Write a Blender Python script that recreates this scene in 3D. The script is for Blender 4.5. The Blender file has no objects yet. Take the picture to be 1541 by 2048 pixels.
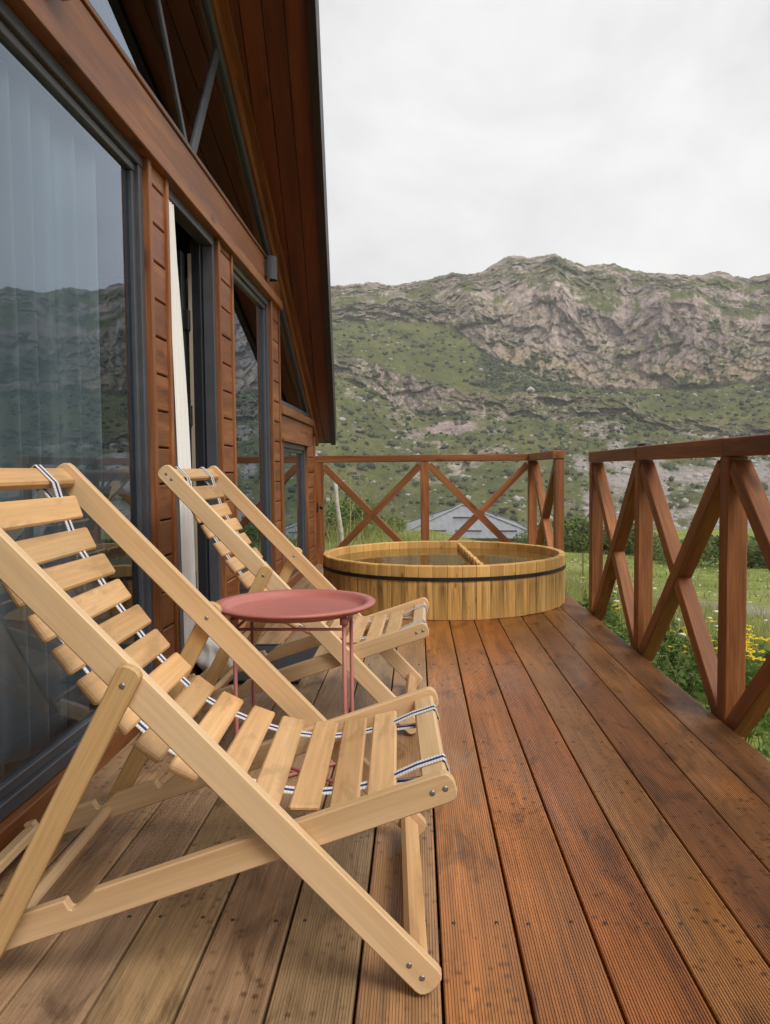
import bpy, bmesh, math, random
import numpy as np
from mathutils import Matrix, Vector

random.seed(7)
rng = np.random.default_rng(11)
scene = bpy.context.scene
col = scene.collection

# ------------------------------------------------------------------ camera
F_PX, PW, PH, CAM_H = 1560.0, 1541.0, 2048.0, 0.92
YAW, PITCH, ROLL = math.radians(-2.359), math.radians(-3.095), math.radians(-0.573)
def cam_axes():
    cy, sy, cp, sp = math.cos(YAW), math.sin(YAW), math.cos(PITCH), math.sin(PITCH)
    fwd = Vector((sy*cp, cy*cp, sp)); right = Vector((cy, -sy, 0)); up = right.cross(fwd)
    c, s = math.cos(ROLL), math.sin(ROLL)
    return c*right + s*up, -s*right + c*up, fwd
AX_R, AX_U, AX_F = cam_axes()
cam_data = bpy.data.cameras.new('camera')
cam_data.sensor_fit = 'VERTICAL'; cam_data.sensor_height = 36.0
cam_data.lens = 36.0*F_PX/PH
cam_data.clip_start = 0.05; cam_data.clip_end = 5000
cam = bpy.data.objects.new('camera', cam_data); col.objects.link(cam)
mw = Matrix((AX_R, AX_U, -AX_F)).transposed().to_4x4(); mw.translation = (0, 0, CAM_H)
cam.matrix_world = mw
scene.camera = cam

# ------------------------------------------------------------------ world: overcast sky
SUN_EL, SUN_AZ = math.radians(50), math.radians(138)      # azimuth from +Y towards +X
world = bpy.data.worlds.new('World'); scene.world = world; world.use_nodes = True
wn = world.node_tree.nodes; wl = world.node_tree.links; wn.clear()
w_out = wn.new('ShaderNodeOutputWorld'); w_bg = wn.new('ShaderNodeBackground')
w_sky = wn.new('ShaderNodeTexSky'); w_sky.sky_type = 'NISHITA'; w_sky.sun_disc = False
w_sky.sun_elevation = SUN_EL; w_sky.sun_rotation = SUN_AZ; w_sky.dust_density = 3.0
w_skym = wn.new('ShaderNodeVectorMath'); w_skym.operation = 'SCALE'; w_skym.inputs['Scale'].default_value = 0.10
wl.new(w_sky.outputs[0], w_skym.inputs[0])
w_tc = wn.new('ShaderNodeTexCoord'); w_map = wn.new('ShaderNodeMapping'); w_map.inputs['Scale'].default_value = (1.5, 1.5, 2.5)
w_map.inputs['Location'].default_value = (3.1, 0.4, 0.2)
wl.new(w_tc.outputs['Generated'], w_map.inputs['Vector'])
w_n = wn.new('ShaderNodeTexNoise'); w_n.inputs['Scale'].default_value = 2.1; w_n.inputs['Detail'].default_value = 5.0
w_n.inputs['Roughness'].default_value = 0.56; w_n.inputs['Distortion'].default_value = 0.35
wl.new(w_map.outputs[0], w_n.inputs['Vector'])
w_r = wn.new('ShaderNodeValToRGB')
w_r.color_ramp.elements[0].position = 0.34; w_r.color_ramp.elements[0].color = (0.495, 0.491, 0.495, 1)
w_r.color_ramp.elements[1].position = 0.68; w_r.color_ramp.elements[1].color = (0.68, 0.67, 0.66, 1)
e = w_r.color_ramp.elements.new(0.5); e.color = (0.585, 0.578, 0.575, 1)
wl.new(w_n.outputs['Fac'], w_r.inputs['Fac'])
w_mix = wn.new('ShaderNodeMix'); w_mix.data_type = 'RGBA'; w_mix.inputs[0].default_value = 0.94
wl.new(w_skym.outputs[0], w_mix.inputs[6]); wl.new(w_r.outputs[0], w_mix.inputs[7])
wl.new(w_mix.outputs[2], w_bg.inputs['Color']); w_bg.inputs['Strength'].default_value = 1.0
wl.new(w_bg.outputs[0], w_out.inputs['Surface'])

sun_data = bpy.data.lights.new('sun', 'SUN'); sun_data.energy = 1.5; sun_data.angle = math.radians(25)
sun_data.color = (1.0, 0.94, 0.85)
sun = bpy.data.objects.new('sun', sun_data); col.objects.link(sun)
sd = Vector((math.sin(SUN_AZ)*math.cos(SUN_EL), math.cos(SUN_AZ)*math.cos(SUN_EL), math.sin(SUN_EL)))
sun.rotation_euler = sd.to_track_quat('Z', 'Y').to_euler()
sun.location = (20, 5, 30)

scene.view_settings.view_transform = 'Standard'; scene.view_settings.look = 'None'
scene.view_settings.exposure = 0.68; scene.view_settings.gamma = 1.0
scene.view_settings.use_curve_mapping = False
scene.cycles.use_denoising = True
scene.cycles.use_adaptive_sampling = True; scene.cycles.adaptive_threshold = 0.02
scene.cycles.max_bounces = 7; scene.cycles.transparent_max_bounces = 12
scene.cycles.diffuse_bounces = 3; scene.cycles.glossy_bounces = 4; scene.cycles.transmission_bounces = 5
scene.cycles.caustics_reflective = False; scene.cycles.caustics_refractive = False

# ------------------------------------------------------------------ object helpers
WM = {}
def tag(o, label=None, cat=None, group=None, kind=None):
    if label: o['label'] = label
    if cat: o['category'] = cat
    if group: o['group'] = group
    if kind: o['kind'] = kind
    return o
def place(o, world=None, parent=None):
    world = world if world is not None else Matrix.Identity(4)
    col.objects.link(o)
    if parent is not None:
        o.parent = parent
        o.matrix_basis = WM[parent].inverted() @ world
    else:
        o.matrix_basis = world
    WM[o] = world
    return o
def empty(name, loc=(0, 0, 0), parent=None):
    o = bpy.data.objects.new(name, None); o.empty_display_size = 0.1
    return place(o, Matrix.Translation(loc), parent)
def frame(origin, xd, zd=(0, 0, 1)):
    x = Vector(xd).normalized(); z = Vector(zd); z = (z - x*z.dot(x)).normalized(); y = z.cross(x)
    m = Matrix((x, y, z)).transposed().to_4x4(); m.translation = origin
    return m
def mesh_obj(name, mesh, mat=None, world=None, parent=None):
    if mat is not None and not mesh.materials: mesh.materials.append(mat)
    return place(bpy.data.objects.new(name, mesh), world, parent)
_boxes = {}
def box_mesh(sx, sy, sz, bev, mat):
    key = (round(sx, 4), round(sy, 4), round(sz, 4), round(bev, 4), mat.name)
    if key in _boxes: return _boxes[key]
    bm = bmesh.new(); bmesh.ops.create_cube(bm, size=1.0)
    bmesh.ops.scale(bm, vec=(sx, sy, sz), verts=bm.verts)
    if bev > 0: bmesh.ops.bevel(bm, geom=list(bm.edges), offset=bev, segments=1, affect='EDGES')
    me = bpy.data.meshes.new('box'); bm.to_mesh(me); bm.free(); me.materials.append(mat)
    _boxes[key] = me
    return me
def beam(name, a, b, w, t, mat, parent, up=(0, 0, 1), bev=0.003):
    """bar from a to b; t = size along 'up', w = size across"""
    a, b = Vector(a), Vector(b)
    return mesh_obj(name, box_mesh((b-a).length, w, t, bev, mat), None, frame((a+b)/2, b-a, up), parent)
def block(name, lo, hi, mat, parent, axis='x', bev=0.003):
    lo, hi = Vector(lo), Vector(hi); c = (lo+hi)/2; s = hi-lo
    if axis == 'x': m = frame(c, (1, 0, 0)); d = (s.x, s.y, s.z)
    elif axis == 'y': m = frame(c, (0, 1, 0)); d = (s.y, s.x, s.z)
    else: m = frame(c, (0, 0, 1), (1, 0, 0)); d = (s.z, s.y, s.x)
    return mesh_obj(name, box_mesh(*d, bev, mat), None, m, parent)
def pydata(name, verts, faces, mat, world=None, parent=None, smooth=False):
    me = bpy.data.meshes.new(name); me.from_pydata([tuple(v) for v in verts], [], faces); me.update()
    if smooth: me.polygons.foreach_set('use_smooth', [True]*len(me.polygons))
    me.materials.append(mat)
    return mesh_obj(name, me, None, world, parent)
def prism(name, poly, t, mat, world, parent, bev=0.0):
    """poly in local XZ plane, extruded by t along local Y (centred)"""
    bm = bmesh.new()
    vs = [bm.verts.new((p[0], -t/2, p[1])) for p in poly]
    f = bm.faces.new(vs); r = bmesh.ops.extrude_face_region(bm, geom=[f])
    nv = [g for g in r['geom'] if isinstance(g, bmesh.types.BMVert)]
    bmesh.ops.translate(bm, vec=(0, t, 0), verts=nv)
    bmesh.ops.recalc_face_normals(bm, faces=list(bm.faces))
    if bev > 0:
        ed = [e_ for e_ in bm.edges if e_.calc_face_angle(0) > 0.6]
        bmesh.ops.bevel(bm, geom=ed, offset=bev, segments=1, affect='EDGES')
    me = bpy.data.meshes.new(name); bm.to_mesh(me); bm.free(); me.materials.append(mat)
    return mesh_obj(name, me, None, world, parent)
def tube_mesh(name, pts, rad, mat, seg=8, closed=False):
    pts = [Vector(p) for p in pts]; n = len(pts); V = []; Fc = []
    prev = None
    for i, p in enumerate(pts):
        t = (pts[(i+1) % n]-pts[i-1]) if closed else (pts[min(i+1, n-1)]-pts[max(i-1, 0)])
        t.normalize()
        ref = prev if prev is not None else (Vector((0, 0, 1)) if abs(t.z) < .9 else Vector((1, 0, 0)))
        u = (ref - t*ref.dot(t)).normalized(); prev = u; w = t.cross(u)
        r = rad[i] if hasattr(rad, '__len__') else rad
        for k in range(seg):
            a = 2*math.pi*k/seg; V.append(p + u*math.cos(a)*r + w*math.sin(a)*r)
    m = n if closed else n-1
    for i in range(m):
        j = (i+1) % n
        for k in range(seg):
            k2 = (k+1) % seg; Fc.append((i*seg+k, i*seg+k2, j*seg+k2, j*seg+k))
    if not closed:
        Fc.append(tuple(range(seg-1, -1, -1))); Fc.append(tuple((n-1)*seg+k for k in range(seg)))
    me = bpy.data.meshes.new(name); me.from_pydata([tuple(v) for v in V], [], Fc)
    me.polygons.foreach_set('use_smooth', [True]*len(me.polygons)); me.update(); me.materials.append(mat)
    return me
def lathe_mesh(name, prof, mat, seg=48, smooth=True):
    V = []; Fc = []; n = len(prof)
    for k in range(seg):
        a = 2*math.pi*k/seg
        for r, z in prof: V.append((r*math.cos(a), r*math.sin(a), z))
    for k in range(seg):
        k2 = (k+1) % seg
        for i in range(n-1): Fc.append((k*n+i, k2*n+i, k2*n+i+1, k*n+i+1))
    me = bpy.data.meshes.new(name); me.from_pydata(V, [], Fc)
    bm = bmesh.new(); bm.from_mesh(me); bmesh.ops.remove_doubles(bm, verts=bm.verts, dist=1e-5)
    bmesh.ops.recalc_face_normals(bm, faces=bm.faces); bm.to_mesh(me); bm.free()
    me.polygons.foreach_set('use_smooth', [smooth]*len(me.polygons)); me.materials.append(mat)
    return me
def np_mesh(name, V, Q, mat, smooth=False, attrs=None):
    """V (n,3), Q (m,k) faces of equal size k"""
    me = bpy.data.meshes.new(name); V = np.asarray(V, np.float32); Q = np.asarray(Q, np.int32)
    k = Q.shape[1]
    me.vertices.add(len(V)); me.vertices.foreach_set('co', V.ravel())
    me.loops.add(Q.size); me.loops.foreach_set('vertex_index', Q.ravel())
    me.polygons.add(len(Q)); me.polygons.foreach_set('loop_start', np.arange(0, Q.size, k, dtype=np.int32))
    me.polygons.foreach_set('loop_total', np.full(len(Q), k, np.int32))
    if smooth: me.polygons.foreach_set('use_smooth', np.ones(len(Q), bool))
    me.update(calc_edges=True)
    for an, arr in (attrs or {}).items():
        at = me.attributes.new(an, 'FLOAT', 'POINT'); at.data.foreach_set('value', np.asarray(arr, np.float32))
    me.materials.append(mat)
    return me

# ------------------------------------------------------------------ materials
def new_mat(name):
    m = bpy.data.materials.new(name); m.use_nodes = True
    nt = m.node_tree; b = nt.nodes['Principled BSDF']
    return m, nt.nodes, nt.links, b
def ramp(nodes, stops):
    r = nodes.new('ShaderNodeValToRGB'); cr = r.color_ramp
    cr.elements[0].position = stops[0][0]; cr.elements[0].color = (*stops[0][1], 1)
    cr.elements[1].position = stops[-1][0]; cr.elements[1].color = (*stops[-1][1], 1)
    for p, c in stops[1:-1]:
        el = cr.elements.new(p); el.color = (*c, 1)
    return r
def noise(nodes, links, vec, scale, detail=4, rough=.55, dist=0.0, mscale=None):
    if mscale is not None:
        mp = nodes.new('ShaderNodeMapping'); mp.inputs['Scale'].default_value = mscale
        links.new(vec, mp.inputs['Vector']); vec = mp.outputs[0]
    n = nodes.new('ShaderNodeTexNoise'); n.inputs['Scale'].default_value = scale
    n.inputs['Detail'].default_value = detail; n.inputs['Roughness'].default_value = rough
    n.inputs['Distortion'].default_value = dist
    links.new(vec, n.inputs['Vector'])
    return n.outputs['Fac']
def mixc(nodes, links, fac, a, b, mode='MIX'):
    m = nodes.new('ShaderNodeMix'); m.data_type = 'RGBA'; m.blend_type = mode
    for s, v in ((0, fac), (6, a), (7, b)):
        if isinstance(v, (int, float)): m.inputs[s].default_value = v
        elif isinstance(v, tuple): m.inputs[s].default_value = (*v, 1)
        else: links.new(v, m.inputs[s])
    return m.outputs[2]
def math_n(nodes, links, op, a, b=0.0, clamp=False):
    m = nodes.new('ShaderNodeMath'); m.operation = op; m.use_clamp = clamp
    for i, v in enumerate((a, b)):
        if isinstance(v, (int, float)): m.inputs[i].default_value = v
        else: links.new(v, m.inputs[i])
    return m.outputs[0]
def maprange(nodes, links, v, a, b, c=0.0, d=1.0):
    m = nodes.new('ShaderNodeMapRange'); links.new(v, m.inputs[0])
    for i, x in enumerate((a, b, c, d)): m.inputs[i+1].default_value = x
    return m.outputs[0]
def bump(nodes, links, bsdf, h, strength, dist):
    b = nodes.new('ShaderNodeBump'); b.inputs['Strength'].default_value = strength; b.inputs['Distance'].default_value = dist
    links.new(h, b.inputs['Height']); links.new(b.outputs[0], bsdf.inputs['Normal'])
def local_vec(nodes, links):
    """object coordinates shifted by a random amount per object"""
    tc = nodes.new('ShaderNodeTexCoord'); oi = nodes.new('ShaderNodeObjectInfo')
    sc = nodes.new('ShaderNodeVectorMath'); sc.operation = 'SCALE'; sc.inputs[0].default_value = (37.0, 21.0, 53.0)
    links.new(oi.outputs['Random'], sc.inputs['Scale'])
    ad = nodes.new('ShaderNodeVectorMath'); ad.operation = 'ADD'
    links.new(tc.outputs['Object'], ad.inputs[0]); links.new(sc.outputs[0], ad.inputs[1])
    return ad.outputs[0], oi, tc
def wood(name, dark, mid, light, rough=.5, coat=0.0, grain=1.0, knots=True, vary=.18, bumps=.25, use_objcol=False, stain=None, spec=.4, fine=(.78, 1.14)):
    m, N, L, b = new_mat(name)
    v, oi, tc = local_vec(N, L)
    big = noise(N, L, v, 1.0, 5, .6, .8, (1.1*grain, 13*grain, 13*grain))
    c = ramp(N, [(.28, dark), (.5, mid), (.74, light)]); L.new(big, c.inputs['Fac']); colr = c.outputs[0]
    if use_objcol: colr = mixc(N, L, 1.0, colr, oi.outputs['Color'], 'MULTIPLY')
    f0, f1 = fine; fine = noise(N, L, v, 1.0, 3, .6, .2, (5*grain, 170*grain, 170*grain))
    fm = maprange(N, L, fine, .3, .7, f0, f1)
    colr = mixc(N, L, 1.0, colr, fm, 'MULTIPLY')
    if knots:
        mp = N.new('ShaderNodeMapping'); mp.inputs['Scale'].default_value = (2.4, 7.5, 7.5); L.new(v, mp.inputs['Vector'])
        vo = N.new('ShaderNodeTexVoronoi'); vo.inputs['Scale'].default_value = 1.0; L.new(mp.outputs[0], vo.inputs['Vector'])
        k = maprange(N, L, vo.outputs['Distance'], .06, .17, .75, 0.0)
        colr = mixc(N, L, k, colr, tuple(x*.45 for x in dark))
    rv = maprange(N, L, oi.outputs['Random'], 0, 1, 1-vary, 1+vary)
    colr = mixc(N, L, 1.0, colr, rv, 'MULTIPLY')
    if stain is not None:
        s = noise(N, L, v, stain[0], 4, .6, .4, (1, 3, 3)); s = maprange(N, L, s, stain[1], stain[1]+.12, 0, stain[2])
        colr = mixc(N, L, s, colr, tuple(x*.35 for x in dark))
    L.new(colr, b.inputs['Base Color'])
    rr = maprange(N, L, big, .3, .7, rough-.08, rough+.1); L.new(rr, b.inputs['Roughness'])
    b.inputs['Specular IOR Level'].default_value = spec
    b.inputs['Coat Weight'].default_value = coat; b.inputs['Coat Roughness'].default_value = .25
    bump(N, L, b, fine, bumps, .002)
    return m
M = {}
M['beech'] = wood('beech_wood', (.555, .345, .170), (.685, .465, .255), (.765, .565, .345), .5, knots=False, vary=.08, bumps=.05, fine=(.90, 1.06), grain=.55)
M['slat'] = wood('slat_wood', (.500, .275, .115), (.640, .385, .175), (.715, .475, .245), .48, knots=False, vary=.20, bumps=.05, stain=(5.0, .52, .32), fine=(.86, 1.08), grain=.6)
M['prop'] = wood('prop_wood', (.47, .27, .105), (.58, .355, .15), (.66, .44, .205), .5, knots=False, vary=.12, bumps=.08, fine=(.88, 1.08))
M['rail'] = wood('stained_rail_wood', (.120, .040, .0125), (.228, .083, .027), (.37, .152, .056), .5, coat=.06, spec=.3, fine=(.70, 1.2), vary=.16, bumps=.2)
M['trim'] = wood('stained_trim_wood', (.125, .040, .0115), (.245, .086, .027), (.40, .170, .064), .46, coat=.1, spec=.35, vary=.14, bumps=.2)
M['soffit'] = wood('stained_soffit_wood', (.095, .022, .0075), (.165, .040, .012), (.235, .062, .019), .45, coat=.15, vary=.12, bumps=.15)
M['tub'] = None

# deck boards: weathered / oiled ribbed pine, base tint from the object's own colour
def deck_mat():
    m, N, L, b = new_mat('ribbed_deck_board')
    v, oi, tc = local_vec(N, L)
    big = noise(N, L, v, 1.0, 6, .62, 1.0, (.9, 9, 9))
    c = ramp(N, [(.25, (.55, .52, .50)), (.5, (.92, .92, .92)), (.78, (1.35, 1.32, 1.25))]); L.new(big, c.inputs['Fac'])
    colr = mixc(N, L, 1.0, c.outputs[0], oi.outputs['Color'], 'MULTIPLY')
    fine = noise(N, L, v, 1.0, 3, .6, .1, (4, 160, 40)); colr = mixc(N, L, 1.0, colr, maprange(N, L, fine, .3, .7, .74, 1.2), 'MULTIPLY')
    # small drip spots and larger dark water stains
    vo = N.new('ShaderNodeTexVoronoi'); vo.inputs['Scale'].default_value = 34; vo.inputs['Randomness'].default_value = 1.0
    L.new(v, vo.inputs['Vector'])
    where = noise(N, L, v, 1.3, 3, .6); where = maprange(N, L, where, .42, .58, 0, 1)
    spots = maprange(N, L, vo.outputs['Distance'], .14, .30, .88, 0); spots = math_n(N, L, 'MULTIPLY', spots, where)
    colr = mixc(N, L, spots, colr, mixc(N, L, 1.0, colr, (.34, .28, .23), 'MULTIPLY'))
    st = noise(N, L, v, 1.0, 6, .65, 1.2, (3.2, 9, 9)); st = maprange(N, L, st, .54, .70, 0, .80)
    colr = mixc(N, L, st, colr, mixc(N, L, 1.0, colr, (.30, .235, .185), 'MULTIPLY'))
    # pale worn patches
    wp = noise(N, L, v, 1.0, 5, .6, .4, (1.2, 6, 6)); wp = maprange(N, L, wp, .60, .78, 0, .5)
    colr = mixc(N, L, wp, colr, (.42, .30, .19))
    L.new(colr, b.inputs['Base Color'])
    wet = noise(N, L, v, .9, 3, .5); rr = maprange(N, L, wet, .35, .65, .20, .48); L.new(rr, b.inputs['Roughness'])
    b.inputs['Specular IOR Level'].default_value = .40
    bump(N, L, b, fine, .25, .002)
    return m
M['deck'] = deck_mat()

def tub_mat():
    m, N, L, b = new_mat('tub_larch_stave')
    v, oi, tc = local_vec(N, L)
    big = noise(N, L, v, 1.0, 5, .6, .7, (1.6, 16, 16))
    c = ramp(N, [(.28, (.52, .275, .075)), (.5, (.67, .39, .12)), (.75, (.76, .48, .18))]); L.new(big, c.inputs['Fac'])
    colr = mixc(N, L, 1.0, c.outputs[0], maprange(N, L, oi.outputs['Random'], 0, 1, .82, 1.12), 'MULTIPLY')
    fine = noise(N, L, v, 1.0, 3, .6, .1, (6, 150, 150)); colr = mixc(N, L, 1.0, colr, maprange(N, L, fine, .3, .7, .85, 1.1), 'MULTIPLY')
    mp = N.new('ShaderNodeMapping'); mp.inputs['Scale'].default_value = (6, 14, 14); L.new(v, mp.inputs['Vector'])
    vo = N.new('ShaderNodeTexVoronoi'); vo.inputs['Scale'].default_value = 1; L.new(mp.outputs[0], vo.inputs['Vector'])
    colr = mixc(N, L, maprange(N, L, vo.outputs['Distance'], .06, .14, .7, 0), colr, (.13, .05, .015))
    # rust / tannin streaks that start at the hoop and run down
    sp = N.new('ShaderNodeSeparateXYZ'); L.new(tc.outputs['Object'], sp.inputs[0])
    below = maprange(N, L, sp.outputs['X'], .10, .03, 0, 1)
    fade = maprange(N, L, sp.outputs['X'], .09, -.17, 1, .25)
    s1 = noise(N, L, v, 1.0, 4, .6, .2, (1.6, 34, 34)); s1 = maprange(N, L, s1, .42, .60, 0, .95)
    s1 = math_n(N, L, 'MULTIPLY', math_n(N, L, 'MULTIPLY', s1, below), fade)
    colr = mixc(N, L, s1, colr, (.085, .052, .026))
    L.new(colr, b.inputs['Base Color']); b.inputs['Roughness'].default_value = .55
    b.inputs['Specular IOR Level'].default_value = .3
    bump(N, L, b, fine, .2, .002)
    return m
M['tub'] = tub_mat()

def plain(name, c, rough=.5, metal=0.0, var=.0, scale=30, bumps=0.0, spec=.5):
    m, N, L, b = new_mat(name)
    if var > 0:
        tc = N.new('ShaderNodeTexCoord'); n = noise(N, L, tc.outputs['Object'], scale, 4, .6)
        r = ramp(N, [(.3, tuple(x*(1-var) for x in c)), (.7, tuple(min(1, x*(1+var)) for x in c))]); L.new(n, r.inputs['Fac'])
        L.new(r.outputs[0], b.inputs['Base Color'])
        L.new(maprange(N, L, n, .3, .7, rough-.06, rough+.06), b.inputs['Roughness'])
        if bumps: bump(N, L, b, n, bumps, .003)
    else:
        b.inputs['Base Color'].default_value = (*c, 1); b.inputs['Roughness'].default_value = rough
    b.inputs['Metallic'].default_value = metal; b.inputs['Specular IOR Level'].default_value = spec
    return m
M['frame'] = plain('anthracite_window_frame', (.068, .072, .084), .38, var=.12, scale=9)
M['frame_dark'] = plain('black_door_frame', (.014, .014, .02), .4, var=.1, scale=9)
M['fascia'] = plain('dark_metal_verge', (.020, .017, .015), .5, var=.25, scale=6)
M['hoop'] = plain('black_steel_hoop', (.035, .033, .032), .5, .6, var=.3, scale=14)
M['pink'] = plain('dusty_red_powder_coat', (.46, .155, .130), .42, var=.05, scale=60, bumps=.03)
M['steel'] = plain('zinc_screw', (.33, .33, .32), .38, .9)
M['dark_screw'] = plain('dark_deck_screw', (.05, .046, .042), .5, .5)
M['hole'] = plain('black_hole', (.006, .006, .006), .9)
M['lamp'] = plain('grey_lamp_metal', (.060, .063, .070), .5, var=.1, scale=20)
M['lamp_glass'] = plain('lamp_lens', (.55, .5, .4), .15)
M['mat'] = plain('black_rubber_mat', (.013, .014, .016), .75, var=.4, scale=90, bumps=.3)
M['plaster'] = plain('interior_beige_wall', (.36, .30, .23), .85, var=.08, scale=3)
M['floor_in'] = plain('interior_laminate', (.10, .07, .05), .5, var=.2, scale=3)
M['black'] = plain('black_plastic', (.012, .012, .012), .35)

def cloth_mat(name, c, trans):
    m, N, L, b = new_mat(name)
    tc = N.new('ShaderNodeTexCoord'); n = noise(N, L, tc.outputs['Object'], 260, 2, .5)
    b.inputs['Base Color'].default_value = (*c, 1); b.inputs['Roughness'].default_value = .9
    b.inputs['Specular IOR Level'].default_value = .1
    bump(N, L, b, n, .15, .001)
    if trans > 0:
        t = N.new('ShaderNodeBsdfTransparent'); mx = N.new('ShaderNodeMixShader'); mx.inputs[0].default_value = trans
        L.new(b.outputs[0], mx.inputs[1]); L.new(t.outputs[0], mx.inputs[2]); L.new(mx.outputs[0], N['Material Output'].inputs['Surface'])
    return m
M['curtain'] = cloth_mat('white_curtain_cloth', (.80, .79, .77), 0)
M['sheer'] = cloth_mat('sheer_curtain_voile', (.70, .80, .88), .12)

def glass_mat():
    m, N, L, b = new_mat('double_glazing')
    g = N.new('ShaderNodeBsdfGlossy'); g.inputs['Roughness'].default_value = 0.0; g.inputs['Color'].default_value = (.71, .82, .97, 1)
    t = N.new('ShaderNodeBsdfTransparent'); t.inputs['Color'].default_value = (.74, .82, .85, 1)
    fr = N.new('ShaderNodeFresnel'); fr.inputs['IOR'].default_value = 1.5
    inv = math_n(N, L, 'SUBTRACT', 1.0, fr.outputs[0]); p = math_n(N, L, 'POWER', inv, 2.4); fac = math_n(N, L, 'SUBTRACT', 1.0, p)
    mx = N.new('ShaderNodeMixShader'); L.new(fac, mx.inputs[0]); L.new(t.outputs[0], mx.inputs[1]); L.new(g.outputs[0], mx.inputs[2])
    L.new(mx.outputs[0], N['Material Output'].inputs['Surface'])
    return m
M['glass'] = glass_mat()

def water_mat():
    m, N, L, b = new_mat('tub_water')
    g = N.new('ShaderNodeBsdfGlossy'); g.inputs['Roughness'].default_value = 0.02
    t = N.new('ShaderNodeBsdfTransparent'); t.inputs['Color'].default_value = (.80, .62, .27, 1)
    tc = N.new('ShaderNodeTexCoord'); n = noise(N, L, tc.outputs['Object'], 9, 3, .5)
    bp = N.new('ShaderNodeBump'); bp.inputs['Strength'].default_value = .12; bp.inputs['Distance'].default_value = .01
    L.new(n, bp.inputs['Height']); L.new(bp.outputs[0], g.inputs['Normal'])
    fr = N.new('ShaderNodeFresnel'); fr.inputs['IOR'].default_value = 1.33; L.new(bp.outputs[0], fr.inputs['Normal'])
    mx = N.new('ShaderNodeMixShader'); L.new(fr.outputs[0], mx.inputs[0]); df = N.new('ShaderNodeBsdfDiffuse'); df.inputs['Color'].default_value = (.36, .24, .075, 1); mu = N.new('ShaderNodeMixShader'); mu.inputs[0].default_value = .4
    L.new(t.outputs[0], mu.inputs[1]); L.new(df.outputs[0], mu.inputs[2]); L.new(mu.outputs[0], mx.inputs[1]); L.new(g.outputs[0], mx.inputs[2])
    L.new(mx.outputs[0], N['Material Output'].inputs['Surface'])
    return m
M['water'] = water_mat()

def strap_mat():
    m, N, L, b = new_mat('striped_webbing')
    uv = N.new('ShaderNodeUVMap'); sp = N.new('ShaderNodeSeparateXYZ'); L.new(uv.outputs[0], sp.inputs[0])
    x = sp.outputs['X']; d = math_n(N, L, 'ABSOLUTE', math_n(N, L, 'SUBTRACT', x, .5))
    blue = maprange(N, L, d, .15, .19, 1, 0)
    wv = N.new('ShaderNodeTexWave'); wv.inputs['Scale'].default_value = 55; wv.bands_direction = 'Y'; wv.inputs['Distortion'].default_value = .5
    L.new(uv.outputs[0], wv.inputs['Vector'])
    edge = maprange(N, L, d, .22, .30, 0, 1)
    sh = math_n(N, L, 'MULTIPLY', edge, maprange(N, L, wv.outputs['Fac'], .3, .7, .45, 0))
    white = mixc(N, L, sh, (.74, .73, .70), (.36, .35, .33))
    c = mixc(N, L, blue, white, (.030, .042, .155))
    L.new(c, b.inputs['Base Color']); b.inputs['Roughness'].default_value = .85; b.inputs['Specular IOR Level'].default_value = .15
    bump(N, L, b, wv.outputs['Fac'], .4, .001)
    return m
M['strap'] = strap_mat()

def leaf_mat(name, c1, c2, trans=.35):
    m, N, L, b = new_mat(name)
    ge = N.new('ShaderNodeNewGeometry'); oi = N.new('ShaderNodeObjectInfo')
    r = ramp(N, [(0, c1), (1, c2)]); L.new(ge.outputs['Random Per Island'], r.inputs['Fac'])
    c = mixc(N, L, 1.0, r.outputs[0], maprange(N, L, oi.outputs['Random'], 0, 1, .8, 1.2), 'MULTIPLY')
    L.new(c, b.inputs['Base Color']); b.inputs['Roughness'].default_value = .6; b.inputs['Specular IOR Level'].default_value = .25
    tr = N.new('ShaderNodeBsdfTranslucent'); L.new(c, tr.inputs['Color'])
    mx = N.new('ShaderNodeMixShader'); mx.inputs[0].default_value = trans
    L.new(b.outputs[0], mx.inputs[1]); L.new(tr.outputs[0], mx.inputs[2]); L.new(mx.outputs[0], N['Material Output'].inputs['Surface'])
    return m
M['grass'] = leaf_mat('grass_blades', (.13, .18, .040), (.34, .34, .12))
M['grass_dry'] = leaf_mat('dry_grass_stalks', (.30, .27, .11), (.46, .42, .22))
M['leaf'] = leaf_mat('shrub_leaves', (.075, .12, .032), (.20, .25, .08))
M['leaf_weed'] = leaf_mat('weed_leaves', (.075, .15, .03), (.19, .27, .07))
M['yellow'] = leaf_mat('yellow_petals', (.60, .42, .012), (.78, .58, .03), .2)
M['white_fl'] = leaf_mat('white_petals', (.6, .6, .55), (.75, .75, .7), .2)
M['stem'] = plain('green_stem', (.14, .17, .05), .7)
M['bark'] = plain('shrub_bark', (.09, .065, .045), .85, var=.3, scale=30)
M['birch'] = plain('bare_grey_wood', (.50, .46, .39), .8, var=.25, scale=25)
M['stone'] = plain('pale_stone', (.34, .32, .29), .85, var=.3, scale=7, bumps=.6)
M['gravel'] = plain('grey_gravel', (.26, .25, .235), .9, var=.4, scale=6)

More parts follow.
